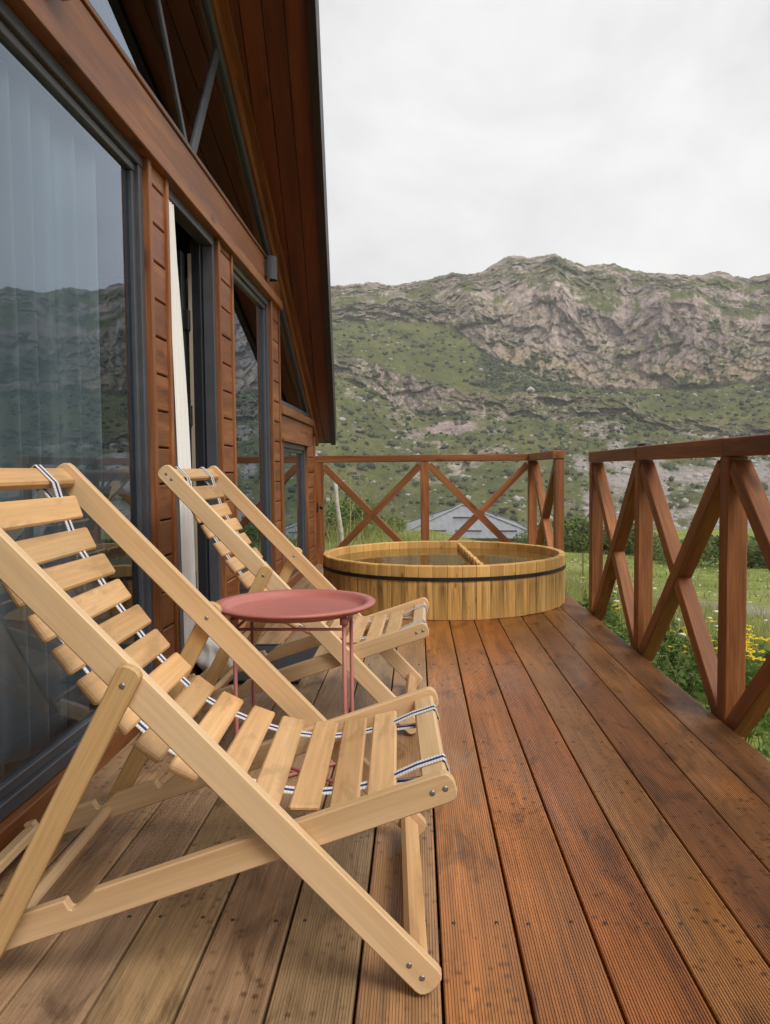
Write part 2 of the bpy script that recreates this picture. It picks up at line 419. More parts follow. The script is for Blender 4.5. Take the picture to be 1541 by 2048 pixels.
def ground_mat():
    m, N, L, b = new_mat('meadow_ground')
    tc = N.new('ShaderNodeTexCoord'); P = tc.outputs['Object']
    n1 = noise(N, L, P, .22, 5, .6, .3); n2 = noise(N, L, P, 3.5, 5, .65); n3 = noise(N, L, P, 26, 3, .6)
    c = ramp(N, [(.3, (.12, .155, .036)), (.5, (.20, .235, .060)), (.72, (.29, .28, .105))]); L.new(n1, c.inputs['Fac'])
    colr = mixc(N, L, 1.0, c.outputs[0], maprange(N, L, n2, .3, .7, .7, 1.3), 'MULTIPLY')
    colr = mixc(N, L, 1.0, colr, maprange(N, L, n3, .3, .7, .75, 1.25), 'MULTIPLY')
    at = N.new('ShaderNodeAttribute'); at.attribute_name = 'bare'
    colr = mixc(N, L, at.outputs['Fac'], colr, mixc(N, L, n2, (.22, .195, .155), (.33, .30, .25)))
    L.new(colr, b.inputs['Base Color']); b.inputs['Roughness'].default_value = .95; b.inputs['Specular IOR Level'].default_value = .1
    bump(N, L, b, n3, .8, .04)
    return m
M['ground'] = ground_mat()

def mountain_mat():
    m, N, L, b = new_mat('mountain_rock_and_grass')
    tc = N.new('ShaderNodeTexCoord'); P = tc.outputs['Object']
    def attr(n):
        a = N.new('ShaderNodeAttribute'); a.attribute_name = n; return a.outputs['Fac']
    g1 = noise(N, L, P, .035, 5, .65, .4); g2 = noise(N, L, P, .22, 5, .7)
    gc = ramp(N, [(.25, (.066, .080, .030)), (.48, (.118, .130, .046)), (.72, (.185, .180, .070))]); L.new(g1, gc.inputs['Fac'])
    grass = mixc(N, L, 1.0, gc.outputs[0], maprange(N, L, g2, .3, .7, .68, 1.32), 'MULTIPLY')
    # rock: pinkish grey / tan / grey with vertical water streaks and strata
    r1 = noise(N, L, P, .022, 4, .6, .5); r2 = noise(N, L, P, .12, 6, .7, .5, (1, 1, .35)); r3 = noise(N, L, P, .5, 5, .7, .3, (1, 1, .6))
    rc = ramp(N, [(.28, (.270, .212, .205)), (.45, (.375, .292, .272)), (.58, (.40, .335, .295)), (.75, (.49, .395, .300))]); L.new(r1, rc.inputs['Fac'])
    rock = mixc(N, L, 1.0, rc.outputs[0], maprange(N, L, r2, .3, .7, .55, 1.35), 'MULTIPLY')
    rock = mixc(N, L, 1.0, rock, maprange(N, L, r3, .3, .7, .50, 1.40), 'MULTIPLY')
    rock = mixc(N, L, 1.0, rock, maprange(N, L, attr('tone'), 0, 1, .74, 1.36), 'MULTIPLY')
    rock = mixc(N, L, attr('pale'), rock, mixc(N, L, r3, (.36, .275, .19), (.55, .44, .32)))
    colr = mixc(N, L, attr('rock'), grass, rock)
    scree = mixc(N, L, r3, (.27, .235, .225), (.47, .415, .39))
    colr = mixc(N, L, attr('scree'), colr, scree)
    bush = mixc(N, L, g2, (.034, .048, .022), (.078, .094, .044))
    colr = mixc(N, L, attr('bush'), colr, bush)
    L.new(colr, b.inputs['Base Color']); b.inputs['Roughness'].default_value = .95; b.inputs['Specular IOR Level'].default_value = .08
    hsum = math_n(N, L, 'ADD', r3, noise(N, L, P, 1.6, 4, .7))
    bump(N, L, b, hsum, 1.0, .9)
    return m
M['mountain'] = mountain_mat()

# ------------------------------------------------------------------ numpy noise
_perm = rng.permutation(256); _perm = np.concatenate([_perm, _perm, _perm])
_grad = rng.normal(size=(256, 3)); _grad /= np.linalg.norm(_grad, axis=1, keepdims=True)
def perlin(p):
    p = np.asarray(p, float); i = np.floor(p).astype(int); f = p-i; i &= 255
    u = f*f*f*(f*(f*6-15)+10); res = 0
    for dx in (0, 1):
        for dy in (0, 1):
            for dz in (0, 1):
                h = _perm[_perm[_perm[(i[..., 0]+dx) & 255]+((i[..., 1]+dy) & 255)]+((i[..., 2]+dz) & 255)]
                g = _grad[h]; d = f-np.array([dx, dy, dz])
                w = (u[..., 0] if dx else 1-u[..., 0])*(u[..., 1] if dy else 1-u[..., 1])*(u[..., 2] if dz else 1-u[..., 2])
                res = res+w*(g*d).sum(-1)
    return res*1.6
def fbm(p, octv=4, gain=.5, lac=2.03, ridged=False):
    a = 1.0; s = 0; tot = 0; p = np.asarray(p, float)
    for o in range(octv):
        n = perlin(p+o*17.3); n = (1-2*np.abs(n)) if ridged else n
        s = s+a*n; tot += a; a *= gain; p = p*lac
    return s/tot
def worley(p, seed):
    p = np.asarray(p, float); ip = np.floor(p).astype(int); f1 = np.full(p.shape[:-1], 9.); f2 = f1.copy(); cid = np.zeros(p.shape[:-1])
    for dx in (-1, 0, 1):
        for dy in (-1, 0, 1):
            for dz in (-1, 0, 1):
                c = ip+np.array([dx, dy, dz]); h = _perm[_perm[_perm[(c[..., 0]+seed) & 255]+(c[..., 1] & 255)]+(c[..., 2] & 255)]
                q = c+.5+.42*_grad[h]; d = np.sqrt(((p-q)**2).sum(-1)); nn = d < f1
                f2 = np.where(nn, f1, np.minimum(f2, d)); cid = np.where(nn, h/255., cid); f1 = np.where(nn, d, f1)
    return f1, f2, cid
def smooth(a, b, x):
    t = np.clip((x-a)/(b-a), 0, 1); return t*t*(3-2*t)

# ------------------------------------------------------------------ ground near the house
def ground_z(x, y):
    x = np.asarray(x, float); y = np.asarray(y, float)
    z = -.42-.22*np.clip(x-1.0, 0, 4)-.05*np.clip(x-5, 0, 14)-.062*np.clip(y-6.5, 0, 60)
    z = z-.05*np.clip(y-66, 0, 60)
    z = z+.50*smooth(2.2, -1.0, x)*smooth(5, 8, y)*smooth(40, 14, y)
    P = np.stack([x*.16, y*.16, np.zeros_like(x)], -1)
    return z+.16*fbm(P, 3)*smooth(1.2, 4, np.abs(x)+np.clip(y-8, 0, 50))
gx = np.concatenate([np.linspace(-70, -4, 34), np.linspace(-3.6, 14, 90), np.linspace(14.6, 100, 90)])
gy = np.concatenate([np.linspace(-40, -1, 16), np.linspace(-.5, 14, 74), np.linspace(14.5, 115, 150)])
GX, GY = np.meshgrid(gx, gy, indexing='ij'); GZ = ground_z(GX, GY)
def path_x(y): return np.interp(y, [8, 12, 15.3, 17.7, 20, 26, 40], [10.2, 8.5, 6.93, 5.75, 3.8, -2, -14])
path_c = path_x(GY)      # footpath crossing the meadow
bare = smooth(1.0, .5, np.abs(GX-path_c)+.4*fbm(np.stack([GX*.7, GY*.7, GX*0], -1), 3))*smooth(9, 12, GY)
bare = np.maximum(bare, smooth(.2, .7, fbm(np.stack([GX*.25+9, GY*.25, GX*0], -1), 3)+.10)*.5*smooth(9, 13, GY)*smooth(26, 20, GY))
nX, nY = GX.shape; idx = np.arange(nX*nY).reshape(nX, nY)
Q = np.stack([idx[:-1, :-1], idx[1:, :-1], idx[1:, 1:], idx[:-1, 1:]], -1).reshape(-1, 4)
g_me = np_mesh('ground', np.stack([GX, GY, GZ], -1).reshape(-1, 3), Q, M['ground'], True, {'bare': bare.ravel()})
tag(mesh_obj('ground', g_me), kind='structure')

# ------------------------------------------------------------------ mountain range across the valley
ax = np.array([AX_R[:], AX_U[:], AX_F[:]])
def pix_dir(x, y):
    c = np.stack([(x-PW/2)/F_PX, -(y-PH/2)/F_PX, np.ones_like(x)], -1)
    return c @ ax
def key(pts, x): return np.interp(x, [p[0] for p in pts], [p[1] for p in pts])
K_RIDGE = [(-1600, 600), (-600, 640), (0, 620), (300, 600), (500, 590), (655, 573), (700, 569), (740, 564), (790, 571), (850, 560), (905, 545), (930, 548), (962, 545), (1000, 520), (1022, 511), (1060, 515), (1110, 508), (1140, 521), (1170, 531), (1230, 527), (1262, 541), (1330, 548), (1400, 551), (1440, 541), (1470, 552), (1500, 556), (1541, 546), (1600, 556), (1680, 540), (1760, 566), (1860, 556), (1980, 575), (2150, 560), (2400, 590), (3000, 620), (4200, 660)]
K_CT = [(-1600, 650), (500, 630), (655, 612), (800, 600), (900, 592), (935, 588), (965, 600), (1010, 622), (1060, 588), (1110, 572), (1150, 600), (1250, 640), (1300, 606), (1400, 612), (1450, 640), (1541, 650), (1700, 630), (1900, 640), (2400, 660), (4200, 720)]
K_CB = [(-1600, 700), (500, 670), (655, 648), (800, 640), (900, 645), (930, 672), (950, 694), (1000, 716), (1060, 742), (1110, 762), (1200, 776), (1300, 777), (1400, 770), (1541, 756), (1700, 765), (2000, 770), (4200, 800)]
K_BT = [(-1600, 720), (655, 702), (700, 708), (780, 738), (830, 752), (900, 776), (1000, 787), (1100, 786), (1180, 788), (1250, 796), (1320, 832), (1400, 838), (1541, 842), (1800, 836), (4200, 850)]
K_BB = [(-1600, 780), (655, 748), (740, 776), (800, 812), (850, 829), (900, 826), (1000, 825), (1100, 836), (1230, 838), (1320, 852), (1400, 866), (1541, 872), (1800, 868), (4200, 880)]
cx = np.concatenate([np.arange(-1500, 560, 22.), np.arange(560, 1640, 2.3), np.arange(1640, 2500, 5.), np.arange(2500, 4200, 25.)])
SEG = [(6, 'near'), (120, 'slope'), (48, 'band'), (66, 'bench'), (112, 'cliff'), (66, 'upper'), (8, 'back')]
wob = lambda s, f: 14*fbm(np.stack([cx*f, cx*0+s, cx*0], -1), 4, .6)
yb = {'base': cx*0+1068, 'bb': key(K_BB, cx)+wob(1, .012), 'bt': key(K_BT, cx)+wob(2, .014), 'cb': key(K_CB, cx)+wob(3, .012)*.6, 'ct': key(K_CT, cx)+wob(4, .02)*1.2, 'rd': key(K_RIDGE, cx)+(wob(5, .06)+.6*wob(6, .21))*.36}
left = smooth(960, 900, cx)
rad = {'base': 300+cx*0, 'bb': 452+cx*0, 'bt': 476+cx*0, 'cb': 532+left*30, 'ct': 580+left*26, 'rd': 655+left*25}
def kpoint(k):
    d = pix_dir(cx, yb[k]); h = np.hypot(d[:, 0], d[:, 1]); s = rad[k]/h
    return d*s[:, None]+np.array([0, 0, CAM_H])
KP = {k: kpoint(k) for k in yb}
hd = KP['base'][:, :2]/np.linalg.norm(KP['base'][:, :2], axis=1, keepdims=True)
near0 = np.column_stack([hd*105, ground_z(hd[:, 0]*105, hd[:, 1]*105)-3.0])
near1 = np.column_stack([hd*215, np.full(len(cx), -30.)])
back = KP['rd']+np.column_stack([hd*160, np.full(len(cx), -70.)])
rows = []; kind = []; vv = []
def seg_rows(A, B, n, k, pw=1.0, endpoint=False):
    for i in range(n + (1 if endpoint else 0)):
        t = i/n; rows.append(A+(B-A)*np.array([t, t, t**pw])); kind.append(k); vv.append(t)
seg_rows(near0, near1, 6, 0); seg_rows(near1, KP['base'], 8, 0)
seg_rows(KP['base'], KP['bb'], 120, 1, 1.12); seg_rows(KP['bb'], KP['bt'], 46, 2); seg_rows(KP['bt'], KP['cb'], 66, 3, .92)
seg_rows(KP['cb'], KP['ct'], 110, 4); seg_rows(KP['ct'], KP['rd'], 64, 5, .8); seg_rows(KP['rd'], back, 6, 6, 1.0, True)
G = np.stack(rows); kind = np.array(kind)[:, None]*np.ones((1, len(cx))); vv = np.array(vv)[:, None]*np.ones((1, len(cx)))
CXX = np.ones((len(G), 1))*cx[None]
# displacement
rad_dir = np.concatenate([hd, np.zeros((len(cx), 1))], 1)[None]
warp = np.stack([fbm(G*.05+31, 2), fbm(G*.05+47, 2), fbm(G*.05+63, 2)], -1)*5.0
A1, B1, C1 = worley((G+warp)*np.array([.080, .080, .028]), 3); A2, B2, C2 = worley((G+warp*.6)*np.array([.24, .24, .10]), 11)
cell = (C1-.5)*7.0+(C2-.5)*3.0-1.7*smooth(.12, .0, B1-A1)-.7*smooth(.14, .0, B2-A2)
flute = fbm(G*np.array([.055, .055, .012]), 4, .55, ridged=True)
crag = fbm(G*np.array([.040, .040, .016]), 5, .58); blocky = fbm(G*np.array([.13, .13, .16]), 3, .6, ridged=True)
fine = fbm(G*.21, 4, .6); strata = perlin(np.stack([G[..., 2]*.17+2*crag, G[..., 0]*.006, G[..., 1]*.006], -1))
soft = fbm(G*np.array([.018, .018, .018]), 4, .5); gully = fbm(G*np.array([.045, .012, .01]), 4, .55, ridged=True)
wc = np.isin(kind, (2, 4)).astype(float)
for _ in range(9): wc = (np.roll(wc, 1, 0)+wc*2+np.roll(wc, -1, 0))/4
up_w = (kind == 5)*smooth(0, .25, vv)*smooth(1.02, .72, vv)
disp_r = wc*(5.5*crag-4.5*flute+.5*fine+.3*strata+1.05*cell)+(1-wc)*(1.2*fine)+up_w*(7*crag+1.2*fine+1.0*cell)
disp_r *= np.where(kind == 6, 0, 1)*np.where((kind == 5), smooth(1.0, .9, vv), 1)
disp_z = (1-wc)*(3.2*soft+1.1*fine-2.4*gully*(kind == 3))+wc*(.4*fine)+up_w*(3*crag)
disp_z += up_w*1.2*(C1-.5)*3
disp_z *= np.where(kind >= 5, np.where(kind == 6, .15, np.clip(1.1-vv, .15, 1)), 1)*np.where(kind == 0, .3, 1)
GM = G+rad_dir*disp_r[..., None]; GM[..., 2] += disp_z
# surface masks
du = np.roll(GM, -1, 1)-np.roll(GM, 1, 1); dv = np.roll(GM, -1, 0)-np.roll(GM, 1, 0)
nrm = np.cross(du, dv); nrm /= np.linalg.norm(nrm, axis=-1, keepdims=True)+1e-9
steep = 1-np.abs(nrm[..., 2])
pn = fbm(GM*.03+5, 5, .6); pn2 = fbm(GM*.11+9, 4, .6); pn3 = fbm(GM*.012+3, 3, .5)
rock = smooth(.46, .66, steep+.16*pn+.20*pn2)
rock = np.where(kind == 4, smooth(.22, .42, steep+.22*pn+.25*pn2+.08), rock)
rock = np.where(kind == 2, smooth(.22, .42, steep+.22*pn+.25*pn2+.06), rock)
rock = np.where(kind == 5, smooth(.0, .30, pn*.9+pn2*.9+.55*steep+.02), rock)
rock = np.where(kind == 3, smooth(.34, .60, pn*.6+pn2*.9+.25*steep-.08*(CXX < 930)), rock)
rock = np.where(kind == 1, np.maximum(smooth(.34, .56, pn*.7+pn2*.7+.22*vv+.05), 0), rock)
patch = np.exp(-(((CXX-905)/70)**2+((vv-.86)/.07)**2)*1.2)*(kind == 1)
rock = np.maximum(rock, smooth(.35, .6, patch+.35*pn2))
pale = np.where(np.isin(kind, (2, 4)), smooth(.05, .5, pn3+.6*pn2-.1+.55*np.exp(-((vv-.12)/.16)**2)*(kind == 4)*(CXX > 1000)+.35*(kind == 2)*smooth(820, 900, CXX)*smooth(1300, 1150, CXX)), 0)*.75
scree = (kind == 1)*smooth(.12, .42, pn+.45*pn2+.75*smooth(1080, 1250, CXX)*smooth(1.0, .55, vv)-.43+.35*smooth(.9, .3, np.abs(np.sin(CXX*.021+vv*1.5))*2))*(CXX > 1060)
bush = np.where(kind == 3, smooth(.05, .34, pn*.8+pn2*.6+.40*smooth(930, 990, CXX)*smooth(1180, 1120, CXX)-.12), 0)
bush = np.where(kind == 5, smooth(.20, .46, -pn+.5*pn2-.05), bush)
bush = np.where(kind == 4, smooth(.17, .34, pn2*.95-pn*.5+.06*(CXX < 1150))*(1-.3*vv), bush)
bush = np.where(kind == 1, smooth(.34, .55, pn2*.9+pn*.4+.1*vv)*.7, bush)
bush = np.where(kind == 2, smooth(.22, .42, pn2*.8-pn*.6), bush)
rock = rock*(1-bush)
tone = .5+.36*(C1-.5)+.55*(C2-.5)
nR, nC = GM.shape[:2]; idx = np.arange(nR*nC).reshape(nR, nC)
Q = np.stack([idx[:-1, :-1], idx[:-1, 1:], idx[1:, 1:], idx[1:, :-1]], -1).reshape(-1, 4)
mt_me = np_mesh('mountain', GM.reshape(-1, 3), Q, M['mountain'], False,
                {'rock': rock.ravel(), 'pale': pale.ravel(), 'scree': scree.ravel(), 'bush': bush.ravel(), 'tone': tone.ravel()})
tag(mesh_obj('mountain', mt_me), kind='structure')

# shrubs and boulders scattered over the far slopes (past counting)
def ico(sub=1):
    bm = bmesh.new(); bmesh.ops.create_icosphere(bm, subdivisions=sub, radius=1.0)
    V = np.array([v.co[:] for v in bm.verts]); Fc = np.array([[v.index for v in f.verts] for f in bm.faces]); bm.free()
    return V, Fc
IV, IF = ico(1); IV2, IF2 = ico(2)
def scatter_blobs(name, pos, size, mat, squash=(.7, 1.0), jag=.3, base=(IV, IF)):
    V0, F0 = base; VV = []; FF = []
    for i, (p, s) in enumerate(zip(pos, size)):
        sc = np.array([s*rng.uniform(.8, 1.3), s*rng.uniform(.8, 1.3), s*rng.uniform(*squash)])
        v = V0*(1+jag*rng.normal(size=(len(V0), 1)))*sc+p
        VV.append(v); FF.append(F0+i*len(V0))
    return np_mesh(name, np.concatenate(VV), np.concatenate(FF), mat)
vis = (CXX > 560) & (CXX < 2300)
def pick(n, w):
    w = (w*vis).ravel(); w = w/w.sum(); return rng.choice(len(w), n, p=w)
flat = GM.reshape(-1, 3)
wb = (kind == 1)*(.25+1.5*bush+.4*vv)*(1-.85*scree)*(1-.6*rock)+(kind == 3)*(.35+2.2*bush)+(kind == 2)*.5*bush+(kind == 4)*.35*bush+(kind == 5)*.5*bush
ids = pick(4200, wb)
M['far_bush'] = leaf_mat('far_shrub_green', (.036, .052, .022), (.085, .105, .045), .1)
tag(mesh_obj('mountain_shrubs', scatter_blobs('mountain_shrubs', flat[ids]+rng.normal(size=(len(ids), 3))*.6, rng.uniform(.5, 1.0, len(ids))*rng.choice([1, 1, 1.5, 2.2], len(ids)), M['far_bush'])),
    'small dark green shrubs dotted over the grassy mountain slopes', 'shrubs', kind='stuff')
ws = (kind == 1)*(.2+1.2*smooth(.0, .5, pn2)+2.2*smooth(.05, .4, pn)*smooth(.4, .9, vv)+2.6*scree)+(kind == 3)*.25+(kind == 5)*.12
ids = pick(5200, ws)
tag(mesh_obj('mountain_boulders', scatter_blobs('mountain_boulders', flat[ids], rng.lognormal(-.75, .55, len(ids)), M['stone'], (.5, .9), .16)),
    'pale loose boulders strewn over the grass and scree of the mountainside', 'boulders', kind='stuff')
def boulder(px, py, r, size, label, squash, base=None):
    d = pix_dir(np.array([float(px)]), np.array([float(py)]))[0]; s = r/np.hypot(d[0], d[1]); p = d*s+np.array([0, 0, CAM_H])
    v = IV2*(1+.13*rng.normal(size=(len(IV2), 1)))*np.array([size*squash[0], size*squash[1], size*squash[2]])
    o = mesh_obj('boulder', np_mesh('boulder', v, IF2, M['pale_rock']), None, Matrix.Translation(p))
    tag(o, label, 'boulder', 'big pale boulders on the slope')
M['pale_rock'] = plain('pale_tan_rock', (.50, .42, .32), .9, var=.25, scale=.6, bumps=.5)
boulder(937, 898, 436, 3.2, 'broad tan boulder below the pink rock patch, above the far railing', (2.2, 1.2, .9))
boulder(922, 962, 385, 3.2, 'tall pale upright boulder framed by the right panel of the far railing', (1.0, .9, 1.9))
boulder(913, 985, 372, 2.2, 'smaller pale boulder just below the tall upright one', (1.1, .9, 1.0))

# ------------------------------------------------------------------ deck
deck = empty('deck', (0, 0, 0)); tag(deck, kind='structure')
PITCH_B, BW, BT_ = .1515, .1455, .028
def board_mesh(y0, y1):
    n = 25; m = .0035; w = BW-2*m; p = w/n; prof = [(-BW/2, -BT_), (-BW/2, -.0035), (-BW/2+.0025, 0)]
    for k in range(n):
        x0 = -w/2+k*p
        prof += [(x0+p*.08, 0), (x0+p*.24, -.0021), (x0+p*.50, -.0021), (x0+p*.66, 0)]
    prof += [(BW/2-.0025, 0), (BW/2, -.0035), (BW/2, -BT_)]
    V = []; k = len(prof); ys = np.linspace(y0, y1, 2)
    for y in ys: V += [(y, -px, pz) for px, pz in prof]
    Fc = [(i, i+1, k+i+1, k+i) for i in range(k-1)]+[(k-1, 0, k, 2*k-1)]
    Fc += [tuple(range(k-1, -1, -1)), tuple(range(k, 2*k))]
    me = bpy.data.meshes.new('board'); me.from_pydata(V, [], Fc); me.update(); me.materials.append(M['deck']); return me
bd_me = board_mesh(-1.6, 7.74)
scr_me = lathe_mesh('deck_screw', [(0, .0007), (.0026, .0007), (.0044, .0003), (.0046, -.002)], M['dark_screw'], 10)
DRY = np.array((.415, .270, .158))
tints = {0: (.320, .150, .062), 1: (.400, .185, .062), 2: (.345, .140, .046), 3: (.405, .178, .050), 4: (.400, .140, .034), 5: (.430, .162, .038), 6: (.440, .178, .044), 7: (.420, .240, .115)}
for k in range(14):
    xc = 1.0985-PITCH_B*(k+.5)
    o = mesh_obj('board', bd_me, None, frame((xc, 0, 0), (0, 1, 0)), deck)
    t = tints.get(k, tuple(DRY*rng.uniform(.86, 1.12)*np.array([1, rng.uniform(.96, 1.03), rng.uniform(.92, 1.04)])))
    o.color = (*t, 1)
    for ys in (.50, 1.545, 2.60, 3.65):
        for sx in (-.043, .043):
            mesh_obj('screw', scr_me, None, Matrix.Translation((xc+sx+random.uniform(-.004, .004), ys+random.uniform(-.008, .008), 0)), o)
block('rim_joist', (1.06, -1.6, -.21), (1.096, 7.72, -.031), M['rail'], deck, 'y')
block('rim_joist', (-.95, 7.70, -.21), (1.05, 7.735, -.031), M['rail'], deck, 'x')
for y in (.5, 1.545, 2.6, 3.65, 4.7, 5.75, 6.8):
    block('joist', (-1.0, y-.025, -.19), (1.055, y+.025, -.031), M['rail'], deck, 'x')

# ------------------------------------------------------------------ railings
RT, RTH, PS = 1.022, .066, .074
def xbrace(parent, A, B, z0, z1, flip, outn):
    """A, B: bottom positions (x,y) of panel ends; one continuous brace and one in two halves"""
    A, B = Vector((*A, 0)), Vector((*B, 0)); d = (B-A).normalized()
    def pt(t, z): return A+(B-A)*t+Vector((0, 0, z))
    a0, a1, b0, b1 = pt(0, z0), pt(1, z1), pt(0, z1), pt(1, z0)
    if flip: a0, a1, b0, b1 = b0, b1, a0, a1
    w = .066
    beam('brace', a0, a1, w, w, M['rail'], parent, outn)
    dirb = (b1-b0).normalized(); dira = (a1-a0).normalized()
    mid = (b0+b1)/2; sn = abs(dirb.cross(dira).length); g = (w/2)/sn+.001
    beam('brace', b0, mid-dirb*g, w-.004, w-.004, M['rail'], parent, outn); beam('brace', mid+dirb*g, b1, w-.004, w-.004, M['rail'], parent, outn)
rr = empty('railing', (1.135, 3.0, -.25)); tag(rr, 'red brown timber railing with crossed braces along the right deck edge', 'railing')
XR = 1.10+PS/2
posts_y = [5.0, 3.96, 2.85, 1.75, .65, -.45]
for y in posts_y: block('post', (XR-PS/2, y-PS/2, -.45), (XR+PS/2, y+PS/2, RT-RTH-.001), M['rail'], rr, 'z', .004)
block('top_rail', (XR-PS/2-.004, 3.965, RT-RTH), (XR+PS/2+.004, 5.0+PS/2+.004, RT), M['rail'], rr, 'y', .004)
block('top_rail', (XR-PS/2-.003, 2.85, RT-RTH), (XR+PS/2+.005, 3.961, RT+.002), M['rail'], rr, 'y', .004)
block('top_rail', (XR-PS/2-.004, -.5, RT-RTH), (XR+PS/2+.004, 2.846, RT), M['rail'], rr, 'y', .004)
for y1, y0 in zip(posts_y[:-1], posts_y[1:]):
    xbrace(rr, (XR, y1-PS/2-.012), (XR, y0+PS/2+.012), -.02, RT-RTH-.035, False, (1, 0, 0))
fr_ = empty('railing', (0, 7.62, -.2)); tag(fr_, 'red brown timber railing with crossed braces behind the hot tub', 'railing')
YF = 7.62
for x in (-.955, .076, 1.118): block('post', (x-.041, YF-.037, -.4), (x+.041, YF+.037, 1.062-RTH-.001), M['rail'], fr_, 'z', .004)
block('post', (XR-.037, 6.27, -.4), (XR+.037, 6.34, 1.062-RTH-.001), M['rail'], fr_, 'z', .004)
block('top_rail', (-1.04, YF-.041, 1.062-RTH), (1.075, YF+.041, 1.062), M['rail'], fr_, 'x', .004)
block('top_rail', (XR-.06, 6.262, 1.062-RTH), (XR+.041, YF+.043, 1.062), M['rail'], fr_, 'y', .004)
xbrace(fr_, (-.91, YF), (.03, YF), .0, 1.062-RTH-.035, False, (0, -1, 0))
xbrace(fr_, (.122, YF), (1.072, YF), .0, 1.062-RTH-.035, True, (0, -1, 0))
xbrace(fr_, (XR, 6.35), (XR, YF-.045), .0, 1.062-RTH-.035, False, (1, 0, 0))
cap = empty('solar_cap', (XR+.01, 3.99, RT+.003)); tag(cap, 'small black cap light on top of the right railing', 'lamp')
mesh_obj('housing', lathe_mesh('cap_housing', [(0, .016), (.026, .016), (.034, .011), (.036, 0), (0, 0)], M['black'], 24), None, WM[cap], cap)
mesh_obj('lens', lathe_mesh('cap_lens', [(0, .0195), (.012, .0195), (.018, .0165)], M['frame'], 20), None, WM[cap], cap)

# ------------------------------------------------------------------ cabin
cabin = empty('cabin', (-1.0, 3.0, 0)); tag(cabin, 'red brown timber cabin with large glazed gable and steep overhanging roof', 'cabin')
XF = -1.0
def roof_z(y): return 5.52-.54*y
def tri(name, a, b, y0, y1, w, mat, parent):   # board lying in the facade plane between (y,z) points a, b
    A = Vector(((y0+y1)/2, a[0], a[1])); B = Vector(((y0+y1)/2, b[0], b[1]))
    return beam(name, A, B, y1-y0, w, mat, parent, (0, b[1]-a[1], -(b[0]-a[0])) if False else (1, 0, 0))
def fboard(name, a, b, w, x0, x1, mat, parent, bev=.003):
    """board in the facade plane from (y,z) a to b, width w in the plane, spanning x0..x1"""
    A = Vector(((x0+x1)/2, a[0], a[1])); B = Vector(((x0+x1)/2, b[0], b[1]))
    return beam(name, A, B, w, abs(x1-x0), mat, parent, (1, 0, 0), bev)
def rect_window(name, y0, y1, z0, z1, label=None, fw=.040, sash=.030):
    w = empty(name, (XF, (y0+y1)/2, z0), cabin)
    if label: w['label'] = label
    xo0, xo1 = XF-.070, XF-.010
    fboard('frame', (y0, z0+fw/2), (y1, z0+fw/2), fw, xo0, xo1, M['frame'], w); fboard('frame', (y0, z1-fw/2), (y1, z1-fw/2), fw, xo0, xo1, M['frame'], w)
    fboard('frame', (y0+fw/2, z0+fw), (y0+fw/2, z1-fw), fw, xo0, xo1-.002, M['frame'], w); fboard('frame', (y1-fw/2, z0+fw), (y1-fw/2, z1-fw), fw, xo0, xo1-.002, M['frame'], w)
    a, b, c, d = y0+fw, y1-fw, z0+fw, z1-fw; s0, s1 = XF-.066, XF-.026
    if sash:
        s = sash
        fboard('sash', (a, c+s/2), (b, c+s/2), s, s0, s1, M['frame'], w); fboard('sash', (a, d-s/2), (b, d-s/2), s, s0, s1, M['frame'], w)
        fboard('sash', (a+s/2, c+s), (a+s/2, d-s), s, s0, s1-.002, M['frame'], w); fboard('sash', (b-s/2, c+s), (b-s/2, d-s), s, s0, s1-.002, M['frame'], w)
        a, b, c, d = a+s, b-s, c+s, d-s
    xg = XF-.042
    pydata('pane', [(xg, a-.01, c-.01), (xg, b+.01, c-.01), (xg, b+.01, d+.01), (xg, a-.01, d+.01)], [(0, 1, 2, 3)], M['glass'], None, w)
    return w
def siding(y0, y1, z0, z1, off=0.0, h=.143):
    z = z0-off
    while z < z1-.004:
        lo, hi = max(z, z0), min(z+h-.007, z1)
        if hi-lo > .012: block('siding_board', (XF-.05, y0, lo), (XF, y1, hi), M['trim'], cabin, 'y', .004)
        z += h
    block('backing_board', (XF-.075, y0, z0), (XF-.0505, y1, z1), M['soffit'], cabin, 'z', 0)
def vtrim(y0, y1, z0, z1, x1=XF+.011): block('trim', (XF-.08, y0, z0), (x1, y1, z1), M['trim'], cabin, 'z', .003)
def htrim(y0, y1, z0, z1, x1=XF+.028, m='trim', n='trim'): block(n, (XF-.08, y0, z0), (x1, y1, z1), M[m], cabin, 'y', .003)
ZH = 2.09
# bottom plate, header beam
block('bottom_plate', (XF-.09, -3.0, -.03), (XF+.012, 7.62, .075), M['trim'], cabin, 'y', .003)
htrim(-3.0, 5.76, 2.156, 2.325, XF+.012, n='header_beam')
htrim(-3.0, 5.72, ZH, 2.150, XF+.034)
htrim(-3.0, 5.66, 2.328, 2.344, XF+.020)
rect_window('window', .80, 2.93, .078, ZH, 'big fixed pane with sheer curtain behind it')
rect_window('window', -1.5, .62, .078, ZH)
vtrim(.63, .79, .078, ZH)
vtrim(2.932, 2.966, .078, ZH); siding(2.968, 3.140, .078, ZH, .06); vtrim(3.142, 3.170, .078, ZH)
vtrim(3.962, 3.994, .078, ZH); siding(3.996, 4.242, .078, ZH, .02); vtrim(4.244, 4.272, .078, ZH)
rect_window('window', 4.274, 5.392, .078, ZH, 'tall window mirroring the hillside')
vtrim(5.394, 5.430, .078, ZH); siding(5.432, 5.690, .078, 2.156, .09); vtrim(5.692, 5.722, .078, 2.28)
